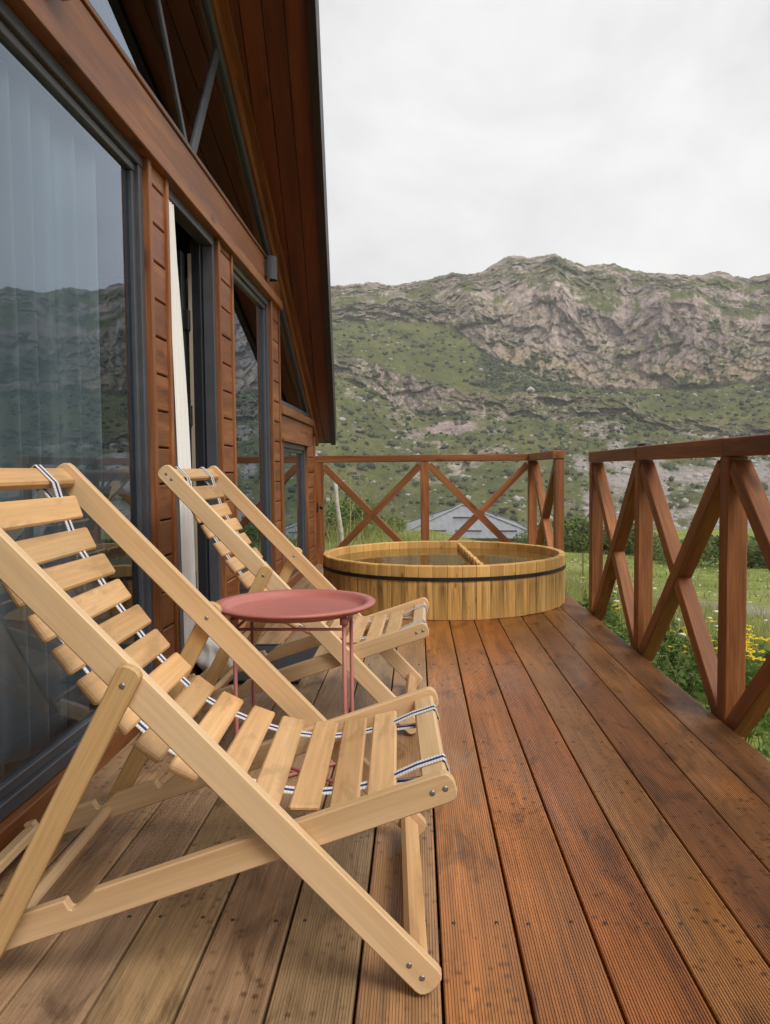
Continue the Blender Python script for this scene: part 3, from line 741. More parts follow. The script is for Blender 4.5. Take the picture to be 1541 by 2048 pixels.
# low part right of the last post
htrim(5.724, 7.43, 1.338, 1.402, XF+.030); htrim(5.724, 7.46, 1.165, 1.333, XF+.008, n='header_beam'); htrim(5.724, 7.20, 1.140, 1.163, XF+.026)
rect_window('window', 5.80, 7.06, .078, 1.139, 'low small window next to the far railing')
vtrim(5.724, 5.798, .078, 1.139); vtrim(7.062, 7.10, .078, 1.139); siding(7.102, 7.56, .078, 1.164, .03); vtrim(7.562, 7.63, -.02, 1.25)
# door
door = empty('door', (XF, 3.56, .06), cabin); door['label'] = 'open dark glazed door swung inwards'
for (a, b) in (((3.172, .076), (3.172, ZH)), ((3.960, .076), (3.960, ZH))):
    s = 1 if a[0] < 3.5 else -1
    fboard('frame', (a[0]+s*.018, a[1]), (b[0]+s*.018, b[1]), .036, XF-.065, XF-.010, M['frame'], door)
    fboard('rebate', (a[0]+s*.034, a[1]), (b[0]+s*.034, b[1]), .066, XF-.12, XF-.067, M['frame_dark'], door)
fboard('frame', (3.21, ZH-.022), (3.922, ZH-.022), .044, XF-.075, XF-.008, M['frame'], door)
fboard('threshold', (3.17, .088), (3.96, .088), .02, XF-.10, XF+.008, M['frame'], door)
lx0, lx1, ly = XF-.14, XF-.92, 3.852
block('leaf_stile', (lx0-.10, ly-.032, .10), (lx0, ly+.032, 2.0), M['frame_dark'], door, 'z')
block('leaf_stile', (lx1, ly-.032, .10), (lx1+.10, ly+.032, 2.0), M['frame_dark'], door, 'z')
block('leaf_rail', (lx1+.101, ly-.031, .10), (lx0-.101, ly+.031, .22), M['frame_dark'], door, 'x'); block('leaf_rail', (lx1+.101, ly-.031, 1.89), (lx0-.101, ly+.031, 2.0), M['frame_dark'], door, 'x')
pydata('leaf_pane', [(lx1+.09, ly, .21), (lx0-.09, ly, .21), (lx0-.09, ly, 1.9), (lx1+.09, ly, 1.9)], [(0, 1, 2, 3)], M['glass'], None, door)
for z in (.32, 1.15, 1.62): block('hinge', (XF-.150, 3.846, z), (XF-.118, 3.885, z+.10), M['black'], door, 'z')
block('gasket', (XF-.128, 3.886, .10), (XF-.112, 3.894, 2.0), M['plaster'], door, 'z', 0)
# gable glazing above the header
gl = empty('gable_window', (XF, 3.0, 2.345), cabin); gl['label'] = 'triangular gable glazing with slanted dark mullions'
xg = XF-.018; yr0 = (5.52-2.36)/.54
pydata('pane', [(xg, -1.6, 2.35), (xg, yr0-.05, 2.35), (xg, 2.0, roof_z(2.0)-.05), (xg, -1.6, 2.37)], [(0, 1, 2, 3)], M['glass'], None, gl)
fboard('frame', (-1.7, 2.359), (5.72, 2.359), .028, XF-.06, XF+.004, M['frame'], gl)
sl = math.atan(.54); ns = Vector((math.sin(sl), math.cos(sl)))
def on_slope(y, off): return (y-ns.x*off, roof_z(y)-ns.y*off)
fboard('frame', on_slope(2.0, .155), on_slope(5.80, .155), .06, XF-.06, XF+.000, M['frame'], gl)
fboard('mullion', (3.53, 2.375), (2.62, 3.50), .036, XF-.055, XF-.012, M['frame'], gl); fboard('mullion', (3.62, 2.375), (4.16, 3.14), .060, XF-.055, XF-.010, M['frame'], gl)
fboard('mullion', (1.2, 2.42), (1.2, 4.2), .07, XF-.080, XF, M['frame'], gl)
# triangular window above the low part
tw = empty('corner_window', (XF, 6.2, 1.41), cabin); tw['label'] = 'small triangular pane under the roof slope'
pydata('pane', [(xg, 5.73, 1.405), (xg, 7.4, 1.405), (xg, 5.73, 2.31)], [(0, 1, 2)], M['glass'], None, tw)
fboard('frame', (5.724, 1.424), (7.30, 1.424), .042, XF-.08, XF+.004, M['frame'], tw)
fboard('frame', on_slope(5.95, .155), on_slope(7.45, .155), .045, XF-.06, XF+.002, M['frame'], tw)
fboard('frame', (5.738, 1.446), (5.738, 2.24), .03, XF-.08, XF+.002, M['frame'], tw)
# roof with sloping soffit
roof = empty('roof', (XF, 2.0, 4.3), cabin)
def x_edge(y): return -.495-.085*(y-4.089)
YE = 7.985
for (o1, w, x1) in ((.085, .088, XF+.020), (.024, .045, XF+.060)):
    fboard('verge_trim', on_slope(2.0, o1), on_slope(7.86 if o1 > .05 else 7.93, o1), w, XF-.08, x1, M['trim'], roof)
def slope_pt(x, y, off=0.0): return (x, y+ns.x*off, roof_z(y)+ns.y*off)
nb, wd = 7, .116
for k in range(nb):                    # soffit boards run parallel to the verge and die into the wall
    d0, d1 = .052+k*wd, .052+(k+1)*wd-.006
    def ylim(d): return min(YE-.03, 4.089+(-.495-d-(XF-.02))/.085)
    ya, yb2 = ylim(d0), ylim(d1)
    if yb2 < 2.1: continue
    poly = [(x_edge(2.0)-d0, 2.0), (x_edge(ya)-d0, ya), (x_edge(yb2)-d1, yb2), (x_edge(2.0)-d1, 2.0)]
    V = [slope_pt(x, y, .001) for x, y in poly]+[slope_pt(x, y, .02) for x, y in poly]
    fc = [(3, 2, 1, 0), (4, 5, 6, 7), (0, 1, 5, 4), (1, 2, 6, 5), (2, 3, 7, 6), (3, 0, 4, 7)]
    xdir = Vector(slope_pt(x_edge(5)-d0, 5))-Vector(slope_pt(x_edge(3)-d0, 3)); fm = frame(V[0], xdir, (0, ns.x, ns.y)); inv = fm.inverted()
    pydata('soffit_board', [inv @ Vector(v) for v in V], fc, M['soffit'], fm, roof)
def slab(name, poly, o0, o1, mat):
    V = [slope_pt(x, y, o0) for x, y in poly]+[slope_pt(x, y, o1) for x, y in poly]; n = len(poly)
    fc = [tuple(range(n-1, -1, -1)), tuple(range(n, 2*n))]+[(i, (i+1) % n, n+(i+1) % n, n+i) for i in range(n)]
    return pydata(name, V, fc, mat, None, roof)
slab('fascia', [(x_edge(2.0)-.048, 2.0), (x_edge(YE)-.048, YE), (x_edge(YE), YE), (x_edge(2.0), 2.0)], -.035, .20, M['fascia'])
slab('roof_sheet', [(-6.0, 2.0), (-6.0, YE+.05), (x_edge(YE)-.05, YE+.05), (x_edge(2.0)-.05, 2.0)], .021, .19, M['fascia'])
# other slope of the roof, behind the camera
V = []
for off in (.0, .19):
    for x, y in ((x_edge(2.0), 2.0), (x_edge(7.985), -3.985), (-6.0, -3.985), (-6.0, 2.0)):
        V.append((x, y-ns.x*off*(y < 2), 5.52-.54*(4-y)+ns.y*off))
pydata('roof_sheet', V, [(0, 1, 2, 3), (7, 6, 5, 4), (0, 4, 5, 1), (1, 5, 6, 2), (2, 6, 7, 3), (3, 7, 4, 0)], M['fascia'], None, roof)
# interior shell
room = empty('room_shell', (-3, 3, 0), cabin)
block('floor', (-5.6, -3.0, -.02), (XF-.10, 7.55, .07), M['floor_in'], room, 'x', 0)
block('back_wall', (-5.7, -3.0, .07), (-5.62, 7.55, 4.3), M['plaster'], room, 'z', 0)
block('side_wall', (-5.62, 7.45, .07), (XF-.10, 7.55, 1.36), M['plaster'], room, 'z', 0)
block('partition', (-5.6, 5.5, .07), (-1.5, 5.6, 2.28), M['plaster'], room, 'z', 0)
hk = empty('wall_hook', (XF+.03, 7.60, .56)); tag(hk, 'small black knob fixed to the cabin corner trim', 'knob')
mesh_obj('plate', box_mesh(.012, .05, .09, .004, M['black']), None, WM[hk], hk)
mesh_obj('knob', lathe_mesh('knob', [(0, .0), (.016, .0), (.018, .012), (.026, .022), (.026, .04), (.016, .048), (0, .05)], M['black'], 20), None, frame((XF+.036, 7.60, .56), (0, 1, 0), (1, 0, 0)), hk)

# wall lamps
def wall_lamp(y, z, label):
    r = empty('wall_lamp', (XF+.012, y, z)); tag(r, label, 'lamp', 'outdoor lamps on the header beam')
    block('back_plate', (XF+.0125, y-.04, z-.055), (XF+.028, y+.04, z+.055), M['lamp'], r, 'z')
    n = 20; V = []; Fc = []
    prof = [(XF+.028+.060*math.sin(math.pi*i/(n-1))**.7, y-.045*math.cos(math.pi*i/(n-1))) for i in range(n)]
    for zz in (z-.075, z+.075): V += [(a, b, zz) for a, b in prof]
    Fc = [(i, i+1, n+i+1, n+i) for i in range(n-1)]+[tuple(range(n, 2*n))]
    sh = pydata('shade', V, Fc, M['lamp'], None, r); sh.modifiers.new('thick', 'SOLIDIFY').thickness = .003
    mesh_obj('bulb', lathe_mesh('bulb', [(0, -.05), (.022, -.05), (.026, -.04), (.026, .03), (0, .03)], M['lamp_glass'], 18), None, Matrix.Translation((XF+.056, y, z-.012)), r)
wall_lamp(5.20, 2.255, 'grey half round wall lamp at the right end of the header beam')
wall_lamp(2.15, 2.30, 'dark wall lamp at the top left edge, above the big window')

# curtains
def curtain(name, fn, nu, nv, mat, label, cat='curtain', group=None):
    V = [fn(i/(nu-1), j/(nv-1)) for j in range(nv) for i in range(nu)]
    Fc = [(j*nu+i, j*nu+i+1, (j+1)*nu+i+1, (j+1)*nu+i) for j in range(nv-1) for i in range(nu-1)]
    o = pydata(name, V, Fc, mat, None, None, True); tag(o, label, cat, group); return o
def f_door(u, v):
    z = 2.02*(1-v)+.085*v; wdt = .085+.08*math.sin(min(1, v*1.7)*math.pi/2)+.035*v
    y = 3.176+u*wdt; x = XF-.006+.014*math.sin(u*19+v*2.0)+.022*v
    return (x, y, z)
curtain('curtain', f_door, 46, 40, M['curtain'], 'white curtain hanging in the open doorway')
def f_bunch(u, v):
    a = u*2*math.pi; r = .085*(1-.75*v**2)*(1+.22*math.sin(3*a+4*v)+.13*math.sin(7*a-5*v))
    return (XF+.105+.9*r*math.cos(a)-.08*v, 3.50+1.55*r*math.sin(a)-.10*v, .004+.20*v**.8)
curtain('curtain_hem', f_bunch, 60, 20, M['curtain'], 'bunched white cloth lying on the deck at the door sill', 'cloth')
def f_sheer(u, v):
    y = .75+2.13*u; z = 2.05*(1-v)+.10*v
    ph = u*80+2.6*math.sin(u*9)+.4*math.sin(v*2+u*6)
    return (XF-.16+.034*math.sin(ph)+.012*math.sin(2.3*ph+1), y, z)
curtain('sheer_curtain', f_sheer, 520, 10, M['sheer'], 'pale sheer curtain in folds behind the big window')
def f_sheer2(u, v):
    y = 4.35+.42*u; z = 2.05*(1-v)+.10*v
    return (XF-.15+.022*math.sin(u*30+.5*math.sin(v*3)), y, z)
curtain('sheer_curtain', f_sheer2, 70, 12, M['sheer'], 'pale sheer curtain behind the tall window right of the door')
matt = empty('door_mat', (-.75, 3.66, 0)); tag(matt, 'black rubber door mat on the deck by the open door', 'mat')
block('pad', (-.965, 3.30, .001), (-.515, 4.02, .011), M['mat'], matt, 'y', .003)
for (lo, hi) in (((-.965, 3.30), (-.515, 3.33)), ((-.965, 3.99), (-.515, 4.02)), ((-.965, 3.332), (-.937, 3.988)), ((-.543, 3.332), (-.515, 3.988))):
    block('border', (*lo, .0112), (*hi, .0155), M['mat'], matt, 'y', .002)

# ------------------------------------------------------------------ hot tub
TC, TR, TZ = Vector((.182, 5.57, 0)), .853, .333
tub = empty('hot_tub', TC); tag(tub, 'round yellow wooden hot tub filled with water on the deck', 'hot tub')
NS = 60; th = .042
def stave_mesh(wid, hgt):
    a = wid/2/TR; n = 4; V = []
    for z in (-hgt/2, hgt/2-.006, hgt/2):
        e_ = .004 if z == hgt/2 else 0
        for i in range(n+1):
            t = -a+2*a*i/n; sq = .0012 if i in (0, n) else 0
            V.append((z, (TR-e_-sq)*math.sin(t), (TR-e_-sq)*math.cos(t)-TR))
        for i in range(n, -1, -1):
            t = -a+2*a*i/n; ri = TR-th+e_; V.append((z, ri*math.sin(t), ri*math.cos(t)-TR))
    k = 2*(n+1); Fc = []
    for l in range(2): Fc += [(l*k+i, l*k+(i+1) % k, (l+1)*k+(i+1) % k, (l+1)*k+i) for i in range(k)]
    Fc += [tuple(range(k-1, -1, -1)), tuple(range(2*k, 3*k))]
    me = bpy.data.meshes.new('stave'); me.from_pydata(V, [], Fc); me.update(); me.materials.append(M['tub']); return me
st_me = stave_mesh(2*math.pi*TR/NS-.0022, TZ-.002)
for k in range(NS):
    a = 2*math.pi*(k+.5)/NS; rd = Vector((math.cos(a), math.sin(a), 0))
    p = TC+rd*(TR+random.uniform(-.0015, .0015)); p.z = TZ/2+.001+random.uniform(-.0015, .0015)
    mesh_obj('stave', st_me, None, frame(p, (0, 0, 1), rd), tub)
hz0, hz1 = TZ-.094, TZ-.071
mesh_obj('hoop', lathe_mesh('hoop', [(TR+.0005, hz0), (TR+.0055, hz0), (TR+.0055, hz1), (TR+.0005, hz1), (TR+.0005, hz0)], M['hoop'], 120, False), None, WM[tub], tub)
mesh_obj('tub_floor', lathe_mesh('tub_floor', [(0, .02), (TR-th-.002, .02), (TR-th-.002, .004), (0, .004)], M['slat'], 64, False), None, WM[tub], tub)
mesh_obj('water', lathe_mesh('water', [(0, TZ-.055), (TR-th-.001, TZ-.055)], M['water'], 64, False), None, WM[tub], tub)
dv0, dv1 = Vector((.335, 6.33, 0)), Vector((.405, 4.82, 0)); dd = (dv1-dv0)
for k in range(9):
    a = dv0+dd*(k/9+.004); b = dv0+dd*((k+1)/9-.004); top = TZ-.008-.004*(k % 2)
    o = beam('divider_plank', (a+b)/2+Vector((0, 0, .022)), (a+b)/2+Vector((0, 0, top)), (b-a).length-.002, .030, M['tub'], tub, (1, 0, 0), .004)
fk = 0

# ------------------------------------------------------------------ deck chairs
def rail_mesh(name, L, w, t, mat, round0=True, round1=True, notches=()):
    """bar along local X from 0..L, width w along Z, thickness t along Y"""
    pts = []; r = w/2; c = .42
    def endcap(x0, sgn):
        out = []
        for i in range(9):
            a = -math.pi/2+math.pi*i/8; out.append((x0+sgn*(abs(math.cos(a))**.8)*r*.72, math.sin(a)*r))
        return out
    right = endcap(L-r*.72, 1) if round1 else [(L, -r), (L, r)]
    lft = [(x, -z) for x, z in endcap(r*.72, -1)] if round0 else [(0, r), (0, -r)]
    top = []
    for (xn, dep, ln) in sorted(notches, reverse=True): top += [(xn+ln, r), (xn+.012, r-dep*.92), (xn+.004, r-dep), (xn, r-dep*.9), (xn-.004, r)]
    poly = right+top+lft
    bm = bmesh.new(); vs = [bm.verts.new((p[0], -t/2, p[1])) for p in poly]
    f = bm.faces.new(vs); rx = bmesh.ops.extrude_face_region(bm, geom=[f])
    bmesh.ops.translate(bm, vec=(0, t, 0), verts=[g for g in rx['geom'] if isinstance(g, bmesh.types.BMVert)])
    bmesh.ops.recalc_face_normals(bm, faces=list(bm.faces))
    ed = [e_ for e_ in bm.edges if len(e_.link_faces) == 2 and any(abs(fc.normal.y) > .9 for fc in e_.link_faces) and not all(abs(fc.normal.y) > .9 for fc in e_.link_faces)]
    bmesh.ops.bevel(bm, geom=ed, offset=.0028, segments=1, affect='EDGES')
    me = bpy.data.meshes.new(name); bm.to_mesh(me); bm.free(); me.materials.append(mat); return me
def ribbon(name, pts, wdt, mat, parent, lateral=(0, 1, 0)):
    V = []; Fc = []; lat = Vector(lateral)*wdt/2; n = len(pts); s = 0; S = [0]
    for i in range(1, n): s += (Vector(pts[i])-Vector(pts[i-1])).length; S.append(s)
    for p in pts: V += [Vector(p)-lat, Vector(p)+lat]
    Fc = [(2*i, 2*i+1, 2*i+3, 2*i+2) for i in range(n-1)]
    me = bpy.data.meshes.new(name); me.from_pydata([tuple(v) for v in V], [], Fc); me.update()
    uv = me.uv_layers.new(name='UVMap')
    for p in me.polygons:
        for li in p.loop_indices:
            vi = me.loops[li].vertex_index; uv.data[li].uv = (vi % 2, S[vi//2])
    me.materials.append(mat); o = mesh_obj(name, me, None, WM[parent] if False else Matrix.Identity(4), parent)
    md = o.modifiers.new('thick', 'SOLIDIFY'); md.thickness = .0016; md.offset = 0
    return o
CW = .60                                  # outer width of the long frame, chair origin at near outer face, foot
LT, LW = .022, .057
foot, topp = Vector((.008, 0, .036)), Vector((-.836, 0, .916))
ldir = (topp-foot).normalized(); lnorm = Vector((-ldir.z, 0, ldir.x)) if ldir.x > 0 else Vector((ldir.z, 0, -ldir.x))
if lnorm.z < 0: lnorm = -lnorm
srear, stip = Vector((-.945, 0, .0325)), Vector((.052, 0, .366))
sdir = (stip-srear).normalized(); snorm = Vector((-sdir.z, 0, sdir.x))
piv = foot+ldir*((-.497-foot.x)/ldir.x)
pbot = Vector((-.752, 0, .080)); pdir = (piv-pbot).normalized()
SLATS = [(-0.783, 0.839), (-0.757, 0.764), (-0.720, 0.705), (-0.681, 0.642), (-0.636, 0.582), (-0.594, 0.524), (-0.544, 0.469), (-0.489, 0.416), (-0.426, 0.378), (-0.353, 0.347), (-0.280, 0.324), (-0.204, 0.314), (-0.133, 0.319), (-0.064, 0.335)]
def build_chair():
    root = empty('deck_chair', (0, 0, 0))
    lm = rail_mesh('long_rail', (topp-foot).length+.05, LW, LT, M['beech'])
    sm = rail_mesh('seat_rail', (stip-srear).length+.014, .054, LT, M['beech'], False, True, [(.186, .020, .052), (.348, .020, .052), (.028, .018, .05)])
    pm = rail_mesh('prop_leg', (piv-pbot).length+.035, .043, .02, M['prop'], False, True)
    scm = lathe_mesh('chair_screw', [(0, .0012), (.0035, .0014), (.0052, .0006), (.0054, -.001)], M['steel'], 12)
    slm = box_mesh(.472, .056, .012, .004, M['slat'])
    def scr(par, p, side): mesh_obj('screw', scm, None, frame(p, (1, 0, 0), (0, side, 0)), par)
    for side in (0, 1):
        s = -1 if side == 0 else 1
        yl = LT/2 if side == 0 else CW-LT/2
        o = mesh_obj('long_rail', lm, None, frame(foot-ldir*.025+Vector((0, yl, 0)), ldir, lnorm), root)
        yo = yl+s*LT/2
        for d in (.004, .036): scr(o, foot+ldir*d+Vector((-.003, yo, 0)), s)
        L = (topp-foot).length
        for d in (L-.004, L-.030): scr(o, foot+ldir*d+Vector((0, yo, 0)), s)
        scr(o, piv+Vector((0, yl-s*LT/2, 0)), -s)
        ys = LT*1.5+.002 if side == 0 else CW-LT*1.5-.002
        o = mesh_obj('seat_rail', sm, None, frame(srear+Vector((0, ys, 0)), sdir, snorm), root)
        for d in (-.006, -.030): scr(o, stip+sdir*d+Vector((0, ys+s*LT/2, 0)), s)
        yp = -.0115 if side == 0 else CW+.0115
        o = mesh_obj('prop_leg', pm, None, frame(pbot+Vector((0, yp, 0)), pdir, Vector((-pdir.z, 0, pdir.x))), root)
        scr(o, piv+Vector((0, yp+s*.0103, 0)), s)
    def cross(name, p, y0, y1, w, t, nrm, mat='beech'):
        return beam(name, p+Vector((0, y0, 0)), p+Vector((0, y1, 0)), w, t, M[mat], root, nrm, .005)
    ptop = topp-ldir*.010; cross('top_bar', ptop, LT, CW-LT, .05, .024, lnorm, 'slat')
    pfoot = foot+ldir*.020; cross('foot_bar', pfoot, LT, CW-LT, .046, .024, lnorm, 'slat')
    pfr = stip-sdir*.022; cross('front_bar', pfr, LT*2+.002, CW-LT*2-.002, .048, .024, snorm)
    cross('rear_bar', srear+sdir*.016+Vector((0, 0, .008)), LT*2+.002, CW-LT*2-.002, .044, .022, snorm)
    cross('prop_bar', pbot+pdir*.004, -.001, CW+.001, .024, .046, (-pdir.z*.0+pdir.x, 0, pdir.z))
    # slats follow the hanging curve
    P = [Vector((x, 0, z)) for x, z in SLATS]; n = len(P)
    for i, p in enumerate(P):
        t = (P[min(i+1, n-1)]-P[max(i-1, 0)]).normalized(); nn = Vector((-t.z, 0, t.x))
        if nn.z < 0: nn = -nn
        mesh_obj('slat', slm, None, frame(p+Vector((0, CW/2+random.uniform(-.004, .004), 0)), (random.uniform(-.012, .012), 1, random.uniform(-.006, .006)), nn), root)
    # webbing straps: loop round the top bar, run through the slats, loop round the front bar
    def loop(c, u, nrm, hu, hn, start, cnt=14):
        out = []
        for k in range(cnt+1):
            a = start+2*math.pi*k/cnt; q = .55
            ca, sa = math.cos(a), math.sin(a)
            out.append(c+u*hu*math.copysign(abs(ca)**q, ca)+nrm*hn*math.copysign(abs(sa)**q, sa))
        return out
    for y in (.135, .445):
        Y = Vector((0, y, 0)); path = []
        hu, hn = .0275, .0145; u = -ldir
        path += [P[0]-Vector((0, 0, .004)), ptop+u*hu-lnorm*hn, ptop-u*hu-lnorm*hn, ptop-u*(hu+.001), ptop-u*hu+lnorm*hn, ptop+u*hu+lnorm*hn]
        for i in range(n-1):
            path += [P[i], (P[i]*2+P[i+1])/3-Vector((0, 0, .001)), (P[i]+P[i+1]*2)/3-Vector((0, 0, .001))]
        path += [P[-1]]
        path += [pfr-sdir*hu+snorm*hn, pfr+sdir*.024+snorm*hn, pfr+sdir*hu+snorm*.010, pfr+sdir*hu-snorm*hn, pfr-sdir*hu-snorm*hn, P[-1]+Vector((.012, 0, -.005))]
        ribbon('strap', [q+Y for q in path], .032, M['strap'], root)
    return root
def copy_tree(o, parent=None):
    c = o.copy(); col.objects.link(c)
    if parent is not None: c.parent = parent
    for ch in list(o.children): copy_tree(ch, c)
    return c
chair_a = build_chair()
chair_b = copy_tree(chair_a)
chair_a.location = (.0, 1.308, 0); chair_a.rotation_euler.z = math.radians(1.9)
chair_b.location = (-.030, 2.645, 0); chair_b.rotation_euler.z = math.radians(-1.0)
tag(chair_a, 'large pale wooden deck chair in the foreground with slatted seat', 'deck chair', 'slatted deck chairs')
tag(chair_b, 'farther pale wooden deck chair behind the round pink table', 'deck chair', 'slatted deck chairs')

# ------------------------------------------------------------------ tray table
TT, TH, TRD = Vector((-.366, 2.30, 0)), .532, .241
table = empty('tray_table', TT); tag(table, 'round dusty pink metal tray table between the two deck chairs', 'table')
prof = [(0, TH-.022), (.186, TH-.022), (.198, TH-.019), (.206, TH-.010), (.211, TH-.004), (.217, TH-.001), (TRD-.003, TH-.001), (TRD, TH-.004), (TRD-.001, TH-.010), (.220, TH-.008), (.212, TH-.014), (.202, TH-.027), (.188, TH-.031), (0, TH-.031)]
mesh_obj('tray', lathe_mesh('tray', prof, M['pink'], 96), None, WM[table], table)
for ang in (37, 143):
    a = math.radians(ang); u = Vector((math.cos(a), math.sin(a), 0)); R0 = .196
    zz = TH-.035
    leg = [-u*R0+Vector((0, 0, zz)), -u*R0*1.0+Vector((0, 0, .03)), -u*(R0-.006)+Vector((0, 0, .012)), -u*(R0-.022)+Vector((0, 0, .007)),
           u*(R0-.022)+Vector((0, 0, .007)), u*(R0-.006)+Vector((0, 0, .012)), u*R0+Vector((0, 0, .03)), u*R0+Vector((0, 0, zz))]
    off = .010 if ang == 143 else 0
    leg = [p+Vector((0, 0, off if p.z < .2 else 0)) for p in leg]
    o = mesh_obj('leg_loop', tube_mesh('leg_loop', leg, .0060, M['pink'], 10), None, WM[table], table)
    for s in (-1, 1):
        c = TT+u*s*R0
        mesh_obj('collar', lathe_mesh('collar', [(.0, zz+.006), (.012, zz+.006), (.012, zz-.014), (.0, zz-.014)], M['pink'], 16), None, Matrix.Translation(c), table)
a = math.radians(37); u = Vector((math.cos(a), math.sin(a), 0)); a2 = math.radians(143); u2 = Vector((math.cos(a2), math.sin(a2), 0))
for p, q in ((u, u2), (u2, -u), (-u, -u2), (-u2, u)):
    mesh_obj('stretcher', tube_mesh('stretcher', [p*.196+Vector((0, 0, TH-.062)), q*.196+Vector((0, 0, TH-.062))], .0045, M['pink'], 8), None, WM[table], table)

# ------------------------------------------------------------------ house with grey metal roof down the slope
def at(px, py, r):
    d = pix_dir(np.array([float(px)]), np.array([float(py)]))[0]; s = r/np.hypot(d[0], d[1]); return Vector(d*s)+Vector((0, 0, CAM_H))
M['roofmetal'] = plain('grey_metal_roofing', (.235, .245, .265), .45, .2, var=.12, scale=1.2)
M['housewall'] = plain('pale_render_wall', (.42, .40, .36), .9, var=.1, scale=2)
house = empty('house', at(930, 1085, 58)); tag(house, 'low house with grey corrugated hip roof beyond the far railing', 'house')
hx, hy = WM[house].translation.x, WM[house].translation.y
za = at(926, 1010, 58).z; ze = at(930, 1074, 53).z
hw, hd_ = 5.1, 5.4; ap = Vector((hx-.15, hy, za))
cor = [Vector((hx-hw, hy-hd_, ze)), Vector((hx+hw, hy-hd_, ze-.1)), Vector((hx+hw, hy+hd_, ze)), Vector((hx-hw, hy+hd_, ze))]
for k in range(4):
    A, B = cor[k], cor[(k+1) % 4]; n = 44; V = []; Fc = []
    nrm_ = (B-A).cross(ap-A).normalized()
    for i in range(n+1):
        t = i/n; e0 = A+(B-A)*t; s = 1-abs(2*t-1)*1.0; e1 = e0+(ap-(A+B)/2)*s
        h = .028 if i % 2 else 0
        V += [e0+nrm_*h, e1+nrm_*h]
    Fc = [(2*i, 2*i+2, 2*i+3, 2*i+1) for i in range(n)]
    o = pydata('roof_slope', V, Fc, M['roofmetal'], None, house); o.modifiers.new('thick', 'SOLIDIFY').thickness = .05
    beam('hip_cap', A+nrm_*.05, ap+nrm_*.05, .22, .06, M['roofmetal'], house, (0, 0, 1), .01)
    mid = (A+B)/2+(ap-(A+B)/2)*.16; dr = (B-A).normalized()
    for q in (-2.4, 0, 2.4): beam('snow_guard', mid+dr*(q-.9)+nrm_*.12, mid+dr*(q+.9)+nrm_*.12, .05, .10, M['frame'], house, nrm_, 0)
    mid = (A+B)/2+(ap-(A+B)/2)*.55
    beam('snow_guard', mid-dr*.9+nrm_*.12, mid+dr*.9+nrm_*.12, .05, .10, M['frame'], house, nrm_, 0)
gz0 = float(ground_z(hx, hy))-1.0
block('wall', (hx-hw+.5, hy-hd_+.5, gz0), (hx+hw-.5, hy+hd_-.5, ze+.05), M['housewall'], house, 'z', 0)
for q in (-2.6, .2, 2.8): block('window', (hx+q-.6, hy-hd_+.47, ze-1.7), (hx+q+.6, hy-hd_+.52, ze-.5), M['frame'], house, 'z', .01)

# ------------------------------------------------------------------ vegetation
def blades(n, xs, ys, hs, ws, lean, seg=3):
    V = np.zeros((n, seg*2+1, 3)); z0 = ground_z(xs, ys)-.02
    a = rng.uniform(0, 2*np.pi, n); la = rng.uniform(0, 2*np.pi, n); le = lean*rng.uniform(.2, 1.0, n)
    for s in range(seg+1):
        t = s/seg; w = ws*(1-t)**.8/2
        cx_ = xs+np.cos(la)*le*hs*t**2; cy_ = ys+np.sin(la)*le*hs*t**2; cz = z0+hs*t*(1-.25*le*t)
        if s < seg:
            V[:, 2*s] = np.stack([cx_-np.cos(a)*w, cy_-np.sin(a)*w, cz], -1); V[:, 2*s+1] = np.stack([cx_+np.cos(a)*w, cy_+np.sin(a)*w, cz], -1)
        else: V[:, 2*seg] = np.stack([cx_, cy_, cz], -1)
    k = seg*2+1; base = np.arange(n)[:, None]*k; T = []
    for s in range(seg-1): T += [[2*s, 2*s+1, 2*s+3], [2*s, 2*s+3, 2*s+2]]
    T += [[2*seg-2, 2*seg-1, 2*seg]]
    Fc = (base[:, :, None]+np.array(T)[None]).reshape(-1, 3)
    return V.reshape(-1, 3), Fc
def grass_field(name, n, xr, yr, hr, wr, lean, mat, label, dens=None):
    xs = rng.uniform(*xr, n); ys = rng.uniform(*yr, n)
    keep = ~((xs > -6) & (xs < 1.22) & (ys > -3) & (ys < 7.85))
    keep &= ~((np.abs(xs-path_x(ys)) < .75) & (ys > 10))
    cl = fbm(np.stack([xs*.5, ys*.5, xs*0], -1), 3)
    keep &= rng.uniform(0, 1, n) < np.clip(.65+.9*cl, .08, 1)
    xs, ys, cl = xs[keep], ys[keep], cl[keep]; n = len(xs)
    V, Fc = blades(n, xs, ys, rng.uniform(*hr, n)*(1+.5*cl), rng.uniform(*wr, n), lean)
    tag(mesh_obj(name, np_mesh(name, V, Fc, mat)), label, 'grass', kind='stuff')
grass_field('tall_grass', 26000, (1.2, 9), (1.0, 16), (.14, .42), (.005, .011), .7, M['grass'], 'tall green grass growing beside the right deck edge')
grass_field('tall_grass', 12000, (-6, 6), (7.85, 22), (.18, .50), (.006, .013), .7, M['grass'], 'tall green grass behind the far railing')
grass_field('dry_grass', 5200, (1.2, 12), (1.5, 18), (.30, .62), (.003, .006), .8, M['grass_dry'], 'thin straw coloured grass stalks beside the deck')
grass_field('dry_grass', 2600, (-5, 5), (7.9, 18), (.35, .75), (.004, .007), .6, M['grass_dry'], 'thin straw coloured stalks behind the far railing')
grass_field('meadow_grass', 30000, (3, 42), (14, 62), (.08, .22), (.02, .05), .8, M['grass'], 'short meadow grass on the slope below the deck')

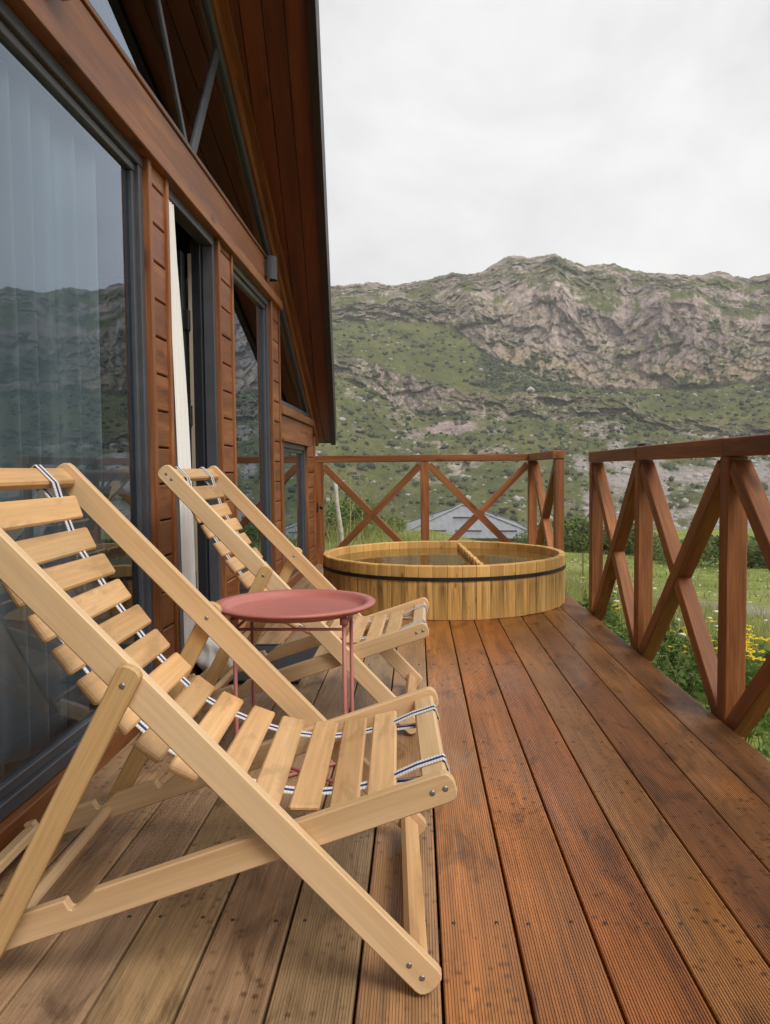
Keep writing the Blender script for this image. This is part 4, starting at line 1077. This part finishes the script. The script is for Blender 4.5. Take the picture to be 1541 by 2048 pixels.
def leaf_cloud(n, rx, ry, rz, size, clumps=9, hollow=.35):
    cc = rng.normal(size=(clumps, 3)); cc /= np.linalg.norm(cc, axis=1, keepdims=True); cc *= rng.uniform(.35, .75, (clumps, 1)); cc[:, 2] = np.abs(cc[:, 2])*.9-.1
    k = rng.integers(0, clumps, n); d = rng.normal(size=(n, 3)); d /= np.linalg.norm(d, axis=1, keepdims=True)
    rr_ = rng.uniform(hollow, 1, (n, 1))**.6*rng.uniform(.30, .46, (clumps, 1))[k]
    p = (cc[k]+d*rr_)*np.array([rx, ry, rz])+np.array([0, 0, rz*.38]); p = p[p[:, 2] > .02]; n = len(p)
    a = rng.normal(size=(n, 3)); a /= np.linalg.norm(a, axis=1, keepdims=True); b = np.cross(a, rng.normal(size=(n, 3))); b /= np.linalg.norm(b, axis=1, keepdims=True)
    s = size*rng.uniform(.6, 1.3, (n, 1))
    V = np.stack([p-a*s, p+b*s*.45, p+a*s, p-b*s*.45], 1).reshape(-1, 3)
    return V, np.arange(4*n).reshape(-1, 4)
crowns = []
for q in range(4):
    V, Fc = leaf_cloud(2600, 1.0, 1.0, .95, .055, 11+q); crowns.append(np_mesh('crown', V, Fc, M['leaf']))
def stems_mesh(n, h, spread, r, mat):
    VV = []; FF = []; o = 0
    for i in range(n):
        a = random.uniform(0, 6.28); s = random.uniform(.2, 1)*spread; me = tube_mesh('t', [(0, 0, 0), (math.cos(a)*s*.35, math.sin(a)*s*.35, h*.5), (math.cos(a)*s, math.sin(a)*s, h*random.uniform(.8, 1))], [r, r*.7, r*.3], mat, 5)
        VV += [v.co[:] for v in me.vertices]; FF += [[o+k for k in p.vertices] for p in me.polygons]; o = len(VV); bpy.data.meshes.remove(me)
    me = bpy.data.meshes.new('stems'); me.from_pydata(VV, [], FF); me.update(); me.materials.append(mat); return me
trunk_me = stems_mesh(7, .9, .5, .03, M['bark'])
def shrub(x, y, s, q, label, zs=1.0, grp='leafy shrubs around the meadow'):
    z = float(ground_z(x, y)); r = empty('shrub', (x, y, z-.05)); tag(r, label, 'shrub', grp)
    m = Matrix.Translation((x, y, z-.05)) @ Matrix.Rotation(random.uniform(0, 6.28), 4, 'Z') @ Matrix.Diagonal((s, s, s*zs, 1))
    mesh_obj('crown', crowns[q % 4], None, m, r); mesh_obj('stems', trunk_me, None, m, r)
def gxy(px, dist):
    d = pix_dir(np.array([float(px)]), np.array([1000.]))[0]; s = dist/np.hypot(d[0], d[1]); return d[0]*s, d[1]*s
for i, (px, dist, s, lab) in enumerate([
        (700, 15, .95, 'rounded dark green shrub behind the left panel of the far railing'),
        (655, 14, .75, 'dark shrub between the cabin corner and the white stick'),
        (765, 19, .8, 'low green shrub left of the grey roofed house'),
        (1150, 44, 2.4, 'big green shrub just right of the tub railing corner'),
        (1190, 47, 2.3, 'green shrub behind the first post of the right railing'),
        (1232, 43, 2.0, 'green shrub between the first two posts of the right railing'),
        (1285, 46, 1.8, 'green shrub behind the second post of the right railing'),
        (1325, 40, 1.3, 'small shrub at the meadow edge right of the second post'),
        (1380, 37, 1.5, 'small round shrub in the middle of the second railing panel'),
        (1420, 50, 1.7, 'dark shrub at the meadow edge left of the third post'),
        (1505, 38, 1.5, 'green shrub right of the third post'),
        (1545, 43, 2.0, 'green shrub at the right picture edge beyond the meadow'),
        (1090, 52, 2.0, 'shrub half hidden behind the tub railing corner'),
        (1600, 40, 2.0, 'shrub beyond the right picture edge')]):
    x, y = gxy(px, dist); shrub(x, y, s*1.15, i, lab, .72)

# yellow flowering plants beside the deck
def flower_mesh():
    VV, FF = leaf_cloud(420, .16, .16, .36, .022, 8, .2); return np_mesh('leaves', VV, FF, M['leaf_weed'])
fl_leaves = [flower_mesh() for _ in range(3)]
def heads_mesh(n):
    V = []; Fc = []
    for i in range(n):
        a = random.uniform(0, 6.28); r = random.uniform(0, .14); c = np.array([math.cos(a)*r, math.sin(a)*r, random.uniform(.36, .47)])
        for j in range(9):
            b = random.uniform(0, 6.28); q = c+np.array([math.cos(b), math.sin(b), random.uniform(-.2, .3)])*random.uniform(0, .022); s = random.uniform(.005, .009)
            o = len(V); V += [q+np.array((s, 0, 0)), q+np.array((0, s, .002)), q-np.array((s, 0, 0)), q-np.array((0, s, -.002)), q+np.array((0, 0, s*.8))]
            Fc += [(o, o+1, o+4), (o+1, o+2, o+4), (o+2, o+3, o+4), (o+3, o, o+4)]
    me = bpy.data.meshes.new('flower_heads'); me.from_pydata([tuple(v) for v in V], [], Fc); me.update(); me.materials.append(M['yellow']); return me
fl_heads = [heads_mesh(n) for n in (7, 11, 15)]
fl_stems = stems_mesh(9, .42, .13, .0035, M['stem'])
fpos = [(1.72, 5.5), (1.85, 5.3), (2.0, 5.6), (1.95, 5.05), (2.12, 5.3), (2.2, 4.9), (1.70, 5.0), (1.62, 5.85), (1.55, 6.15), (1.48, 6.4), (1.9, 4.6), (2.3, 5.5), (1.66, 3.45), (1.75, 4.2), (2.6, 4.3), (2.45, 5.0)]
for i, (x, y) in enumerate(fpos):
    z = float(ground_z(x, y)); s = random.uniform(.85, 1.25)
    r = empty('flowering_plant', (x, y, z)); tag(r, 'yellow flowering wild plant in the clump beside the right deck edge', 'plant', 'yellow wildflowers beside the deck')
    m = Matrix.Translation((x, y, z)) @ Matrix.Rotation(random.uniform(0, 6.28), 4, 'Z') @ Matrix.Scale(s, 4)
    mesh_obj('leaves', fl_leaves[i % 3], None, m, r); mesh_obj('stems', fl_stems, None, m, r); tag(mesh_obj('flower_heads', fl_heads[(i*2) % 3], None, m, r), kind='stuff')
# leafy weeds filling the bank
for i in range(16):
    x, y = 1.35+random.uniform(0, 1.1), random.uniform(1.6, 5.6)
    z = float(ground_z(x, y)); r = empty('weed', (x, y, z)); tag(r, 'low leafy green weed on the bank below the right railing', 'plant', 'leafy weeds beside the deck')
    m = Matrix.Translation((x, y, z)) @ Matrix.Rotation(random.uniform(0, 6.28), 4, 'Z') @ Matrix.Diagonal((1.5, 1.5, .9, 1))
    mesh_obj('leaves', fl_leaves[i % 3], None, m, r); mesh_obj('stems', fl_stems, None, m, r)
# tall umbel weeds behind the far railing
def umbel_mesh():
    V = []; Fc = []
    def tube(a, b, r):
        me = tube_mesh('t', [a, ((a[0]+b[0])/2+random.uniform(-.01, .01), (a[1]+b[1])/2, (a[2]+b[2])/2), b], [r, r*.8, r*.6], M['grass_dry'], 4)
        o = len(V); V.extend(v.co[:] for v in me.vertices); Fc.extend([o+k for k in p.vertices] for p in me.polygons); bpy.data.meshes.remove(me)
    tube((0, 0, 0), (.03, 0, 1.0), .006)
    for k in range(6):
        z = .45+.09*k; a = k*2.4; e_ = (.03*z+math.cos(a)*.20*(1.3-z), math.sin(a)*.20*(1.3-z), z+.22)
        tube((.03*z, 0, z), e_, .0035)
        for j in range(6): b = j*1.05; tube(e_, (e_[0]+math.cos(b)*.05, e_[1]+math.sin(b)*.05, e_[2]+.045), .0018)
    me = bpy.data.meshes.new('umbel'); me.from_pydata(V, [], Fc); me.update(); me.materials.append(M['grass_dry']); return me
um = umbel_mesh()
for i, (px, dist, s) in enumerate([(672, 9.4, 1.05), (700, 9.8, 1.0), (727, 10.2, .9), (752, 9.2, .85), (790, 10.5, .95), (648, 10.0, .9), (772, 9.0, .7)]):
    x, y = gxy(px, dist); z = float(ground_z(x, y))
    m = Matrix.Translation((x, y, z)) @ Matrix.Rotation(i*1.3, 4, 'Z') @ Matrix.Scale(s, 4)
    o = mesh_obj('dry_weed', um, None, m); tag(o, 'tall straw coloured umbel weed behind the far railing', 'plant', 'umbel weeds behind the railing')
# bare stick post, thin stake, dead branches, stones, gravel
x, y = gxy(680, 9.0); z = float(ground_z(x, y))
o = mesh_obj('stick', tube_mesh('stick', [(x+.03, y, z-.1), (x+.01, y, z+.3), (x-.035, y, z+.62), (x-.05, y, z+.86), (x-.06, y, z+.89)], [.028, .026, .024, .027, .020], M['birch'], 9)); tag(o, 'bare whitish wooden stick standing behind the far railing', 'stick')
x, y = gxy(1167, 16); z = float(ground_z(x, y))
o = mesh_obj('stake', tube_mesh('stake', [(x, y, z-.1), (x, y, z+.8)], .011, M['dark_screw'], 7)); tag(o, 'thin dark metal stake in the meadow between the railings', 'stake')
for lab, pts in (('bare forked grey branch lying in the grass below the right railing', [(2.75, 6.1, .16), (3.1, 6.0, .26), (3.5, 5.85, .22), (3.9, 5.8, .12)]), ('shorter bare grey branch in front of the forked one', [(2.9, 5.5, .08), (3.2, 5.35, .16), (3.6, 5.25, .10)])):
    o = mesh_obj('branch', tube_mesh('branch', [(a, b, float(ground_z(a, b))+c) for a, b, c in pts], [.022, .02, .016, .008][:len(pts)], M['birch'], 7)); tag(o, lab, 'branch', 'dead branches by the deck')
for i, (x, y, s, lab) in enumerate([(1.52, 2.42, .17, 'pale grey stone at the deck edge, bottom right'), (1.9, 2.1, .22, 'grey stone partly hidden by weeds at the right picture edge')]):
    v = IV2*(1+.07*rng.normal(size=(len(IV2), 1)))*np.array([s*1.3, s, s*.6]); z = float(ground_z(x, y))
    o = mesh_obj('stone', np_mesh('stone', v, IF2, M['stone']), None, Matrix.Translation((x, y, z+.06))); tag(o, lab, 'stone', 'stones by the deck')
n = 1400; xs = rng.uniform(-2.4, -.55, n); ys = rng.uniform(7.85, 9.3, n)
tag(mesh_obj('gravel', scatter_blobs('gravel', np.stack([xs, ys, ground_z(xs, ys)+.01], -1), rng.uniform(.02, .055, n), M['gravel'], (.6, .9), .15)), 'grey gravel by the cabin corner behind the far railing', 'gravel', kind='stuff')
n = 500; xs = rng.uniform(1.6, 14, n); ys = rng.uniform(4, 26, n)
hb = ground_z(xs, ys)+rng.uniform(.2, .45, n)
tag(mesh_obj('white_blossoms', scatter_blobs('white_blossoms', np.stack([xs, ys, hb], -1), rng.uniform(.012, .035, n), M['white_fl'], (.3, .5), .2)), 'tiny white blossoms sprinkled through the grass', 'flowers', kind='stuff')

# ------------------------------------------------------------------ thin haze in the valley air
M['haze'] = bpy.data.materials.new('valley_haze'); M['haze'].use_nodes = True
hn_ = M['haze'].node_tree.nodes; hl_ = M['haze'].node_tree.links; hn_.clear()
ho = hn_.new('ShaderNodeOutputMaterial'); hv = hn_.new('ShaderNodeVolumePrincipled')
hv.inputs['Color'].default_value = (.93, .94, .96, 1); hv.inputs['Density'].default_value = .00034; hv.inputs['Anisotropy'].default_value = .2
hl_.new(hv.outputs[0], ho.inputs['Volume'])
lo = GM.reshape(-1, 3).min(0)-np.array([20, 20, 1.5]); hi = GM.reshape(-1, 3).max(0)+np.array([20, 20, 6]); lo[1] = min(lo[1], -60)
hz = block('haze', tuple(lo), tuple(hi), M['haze'], None, 'x', 0); tag(hz, kind='stuff'); tag(hz, 'thin pale haze filling the valley air', 'haze')
scene.cycles.volume_step_rate = 4.0
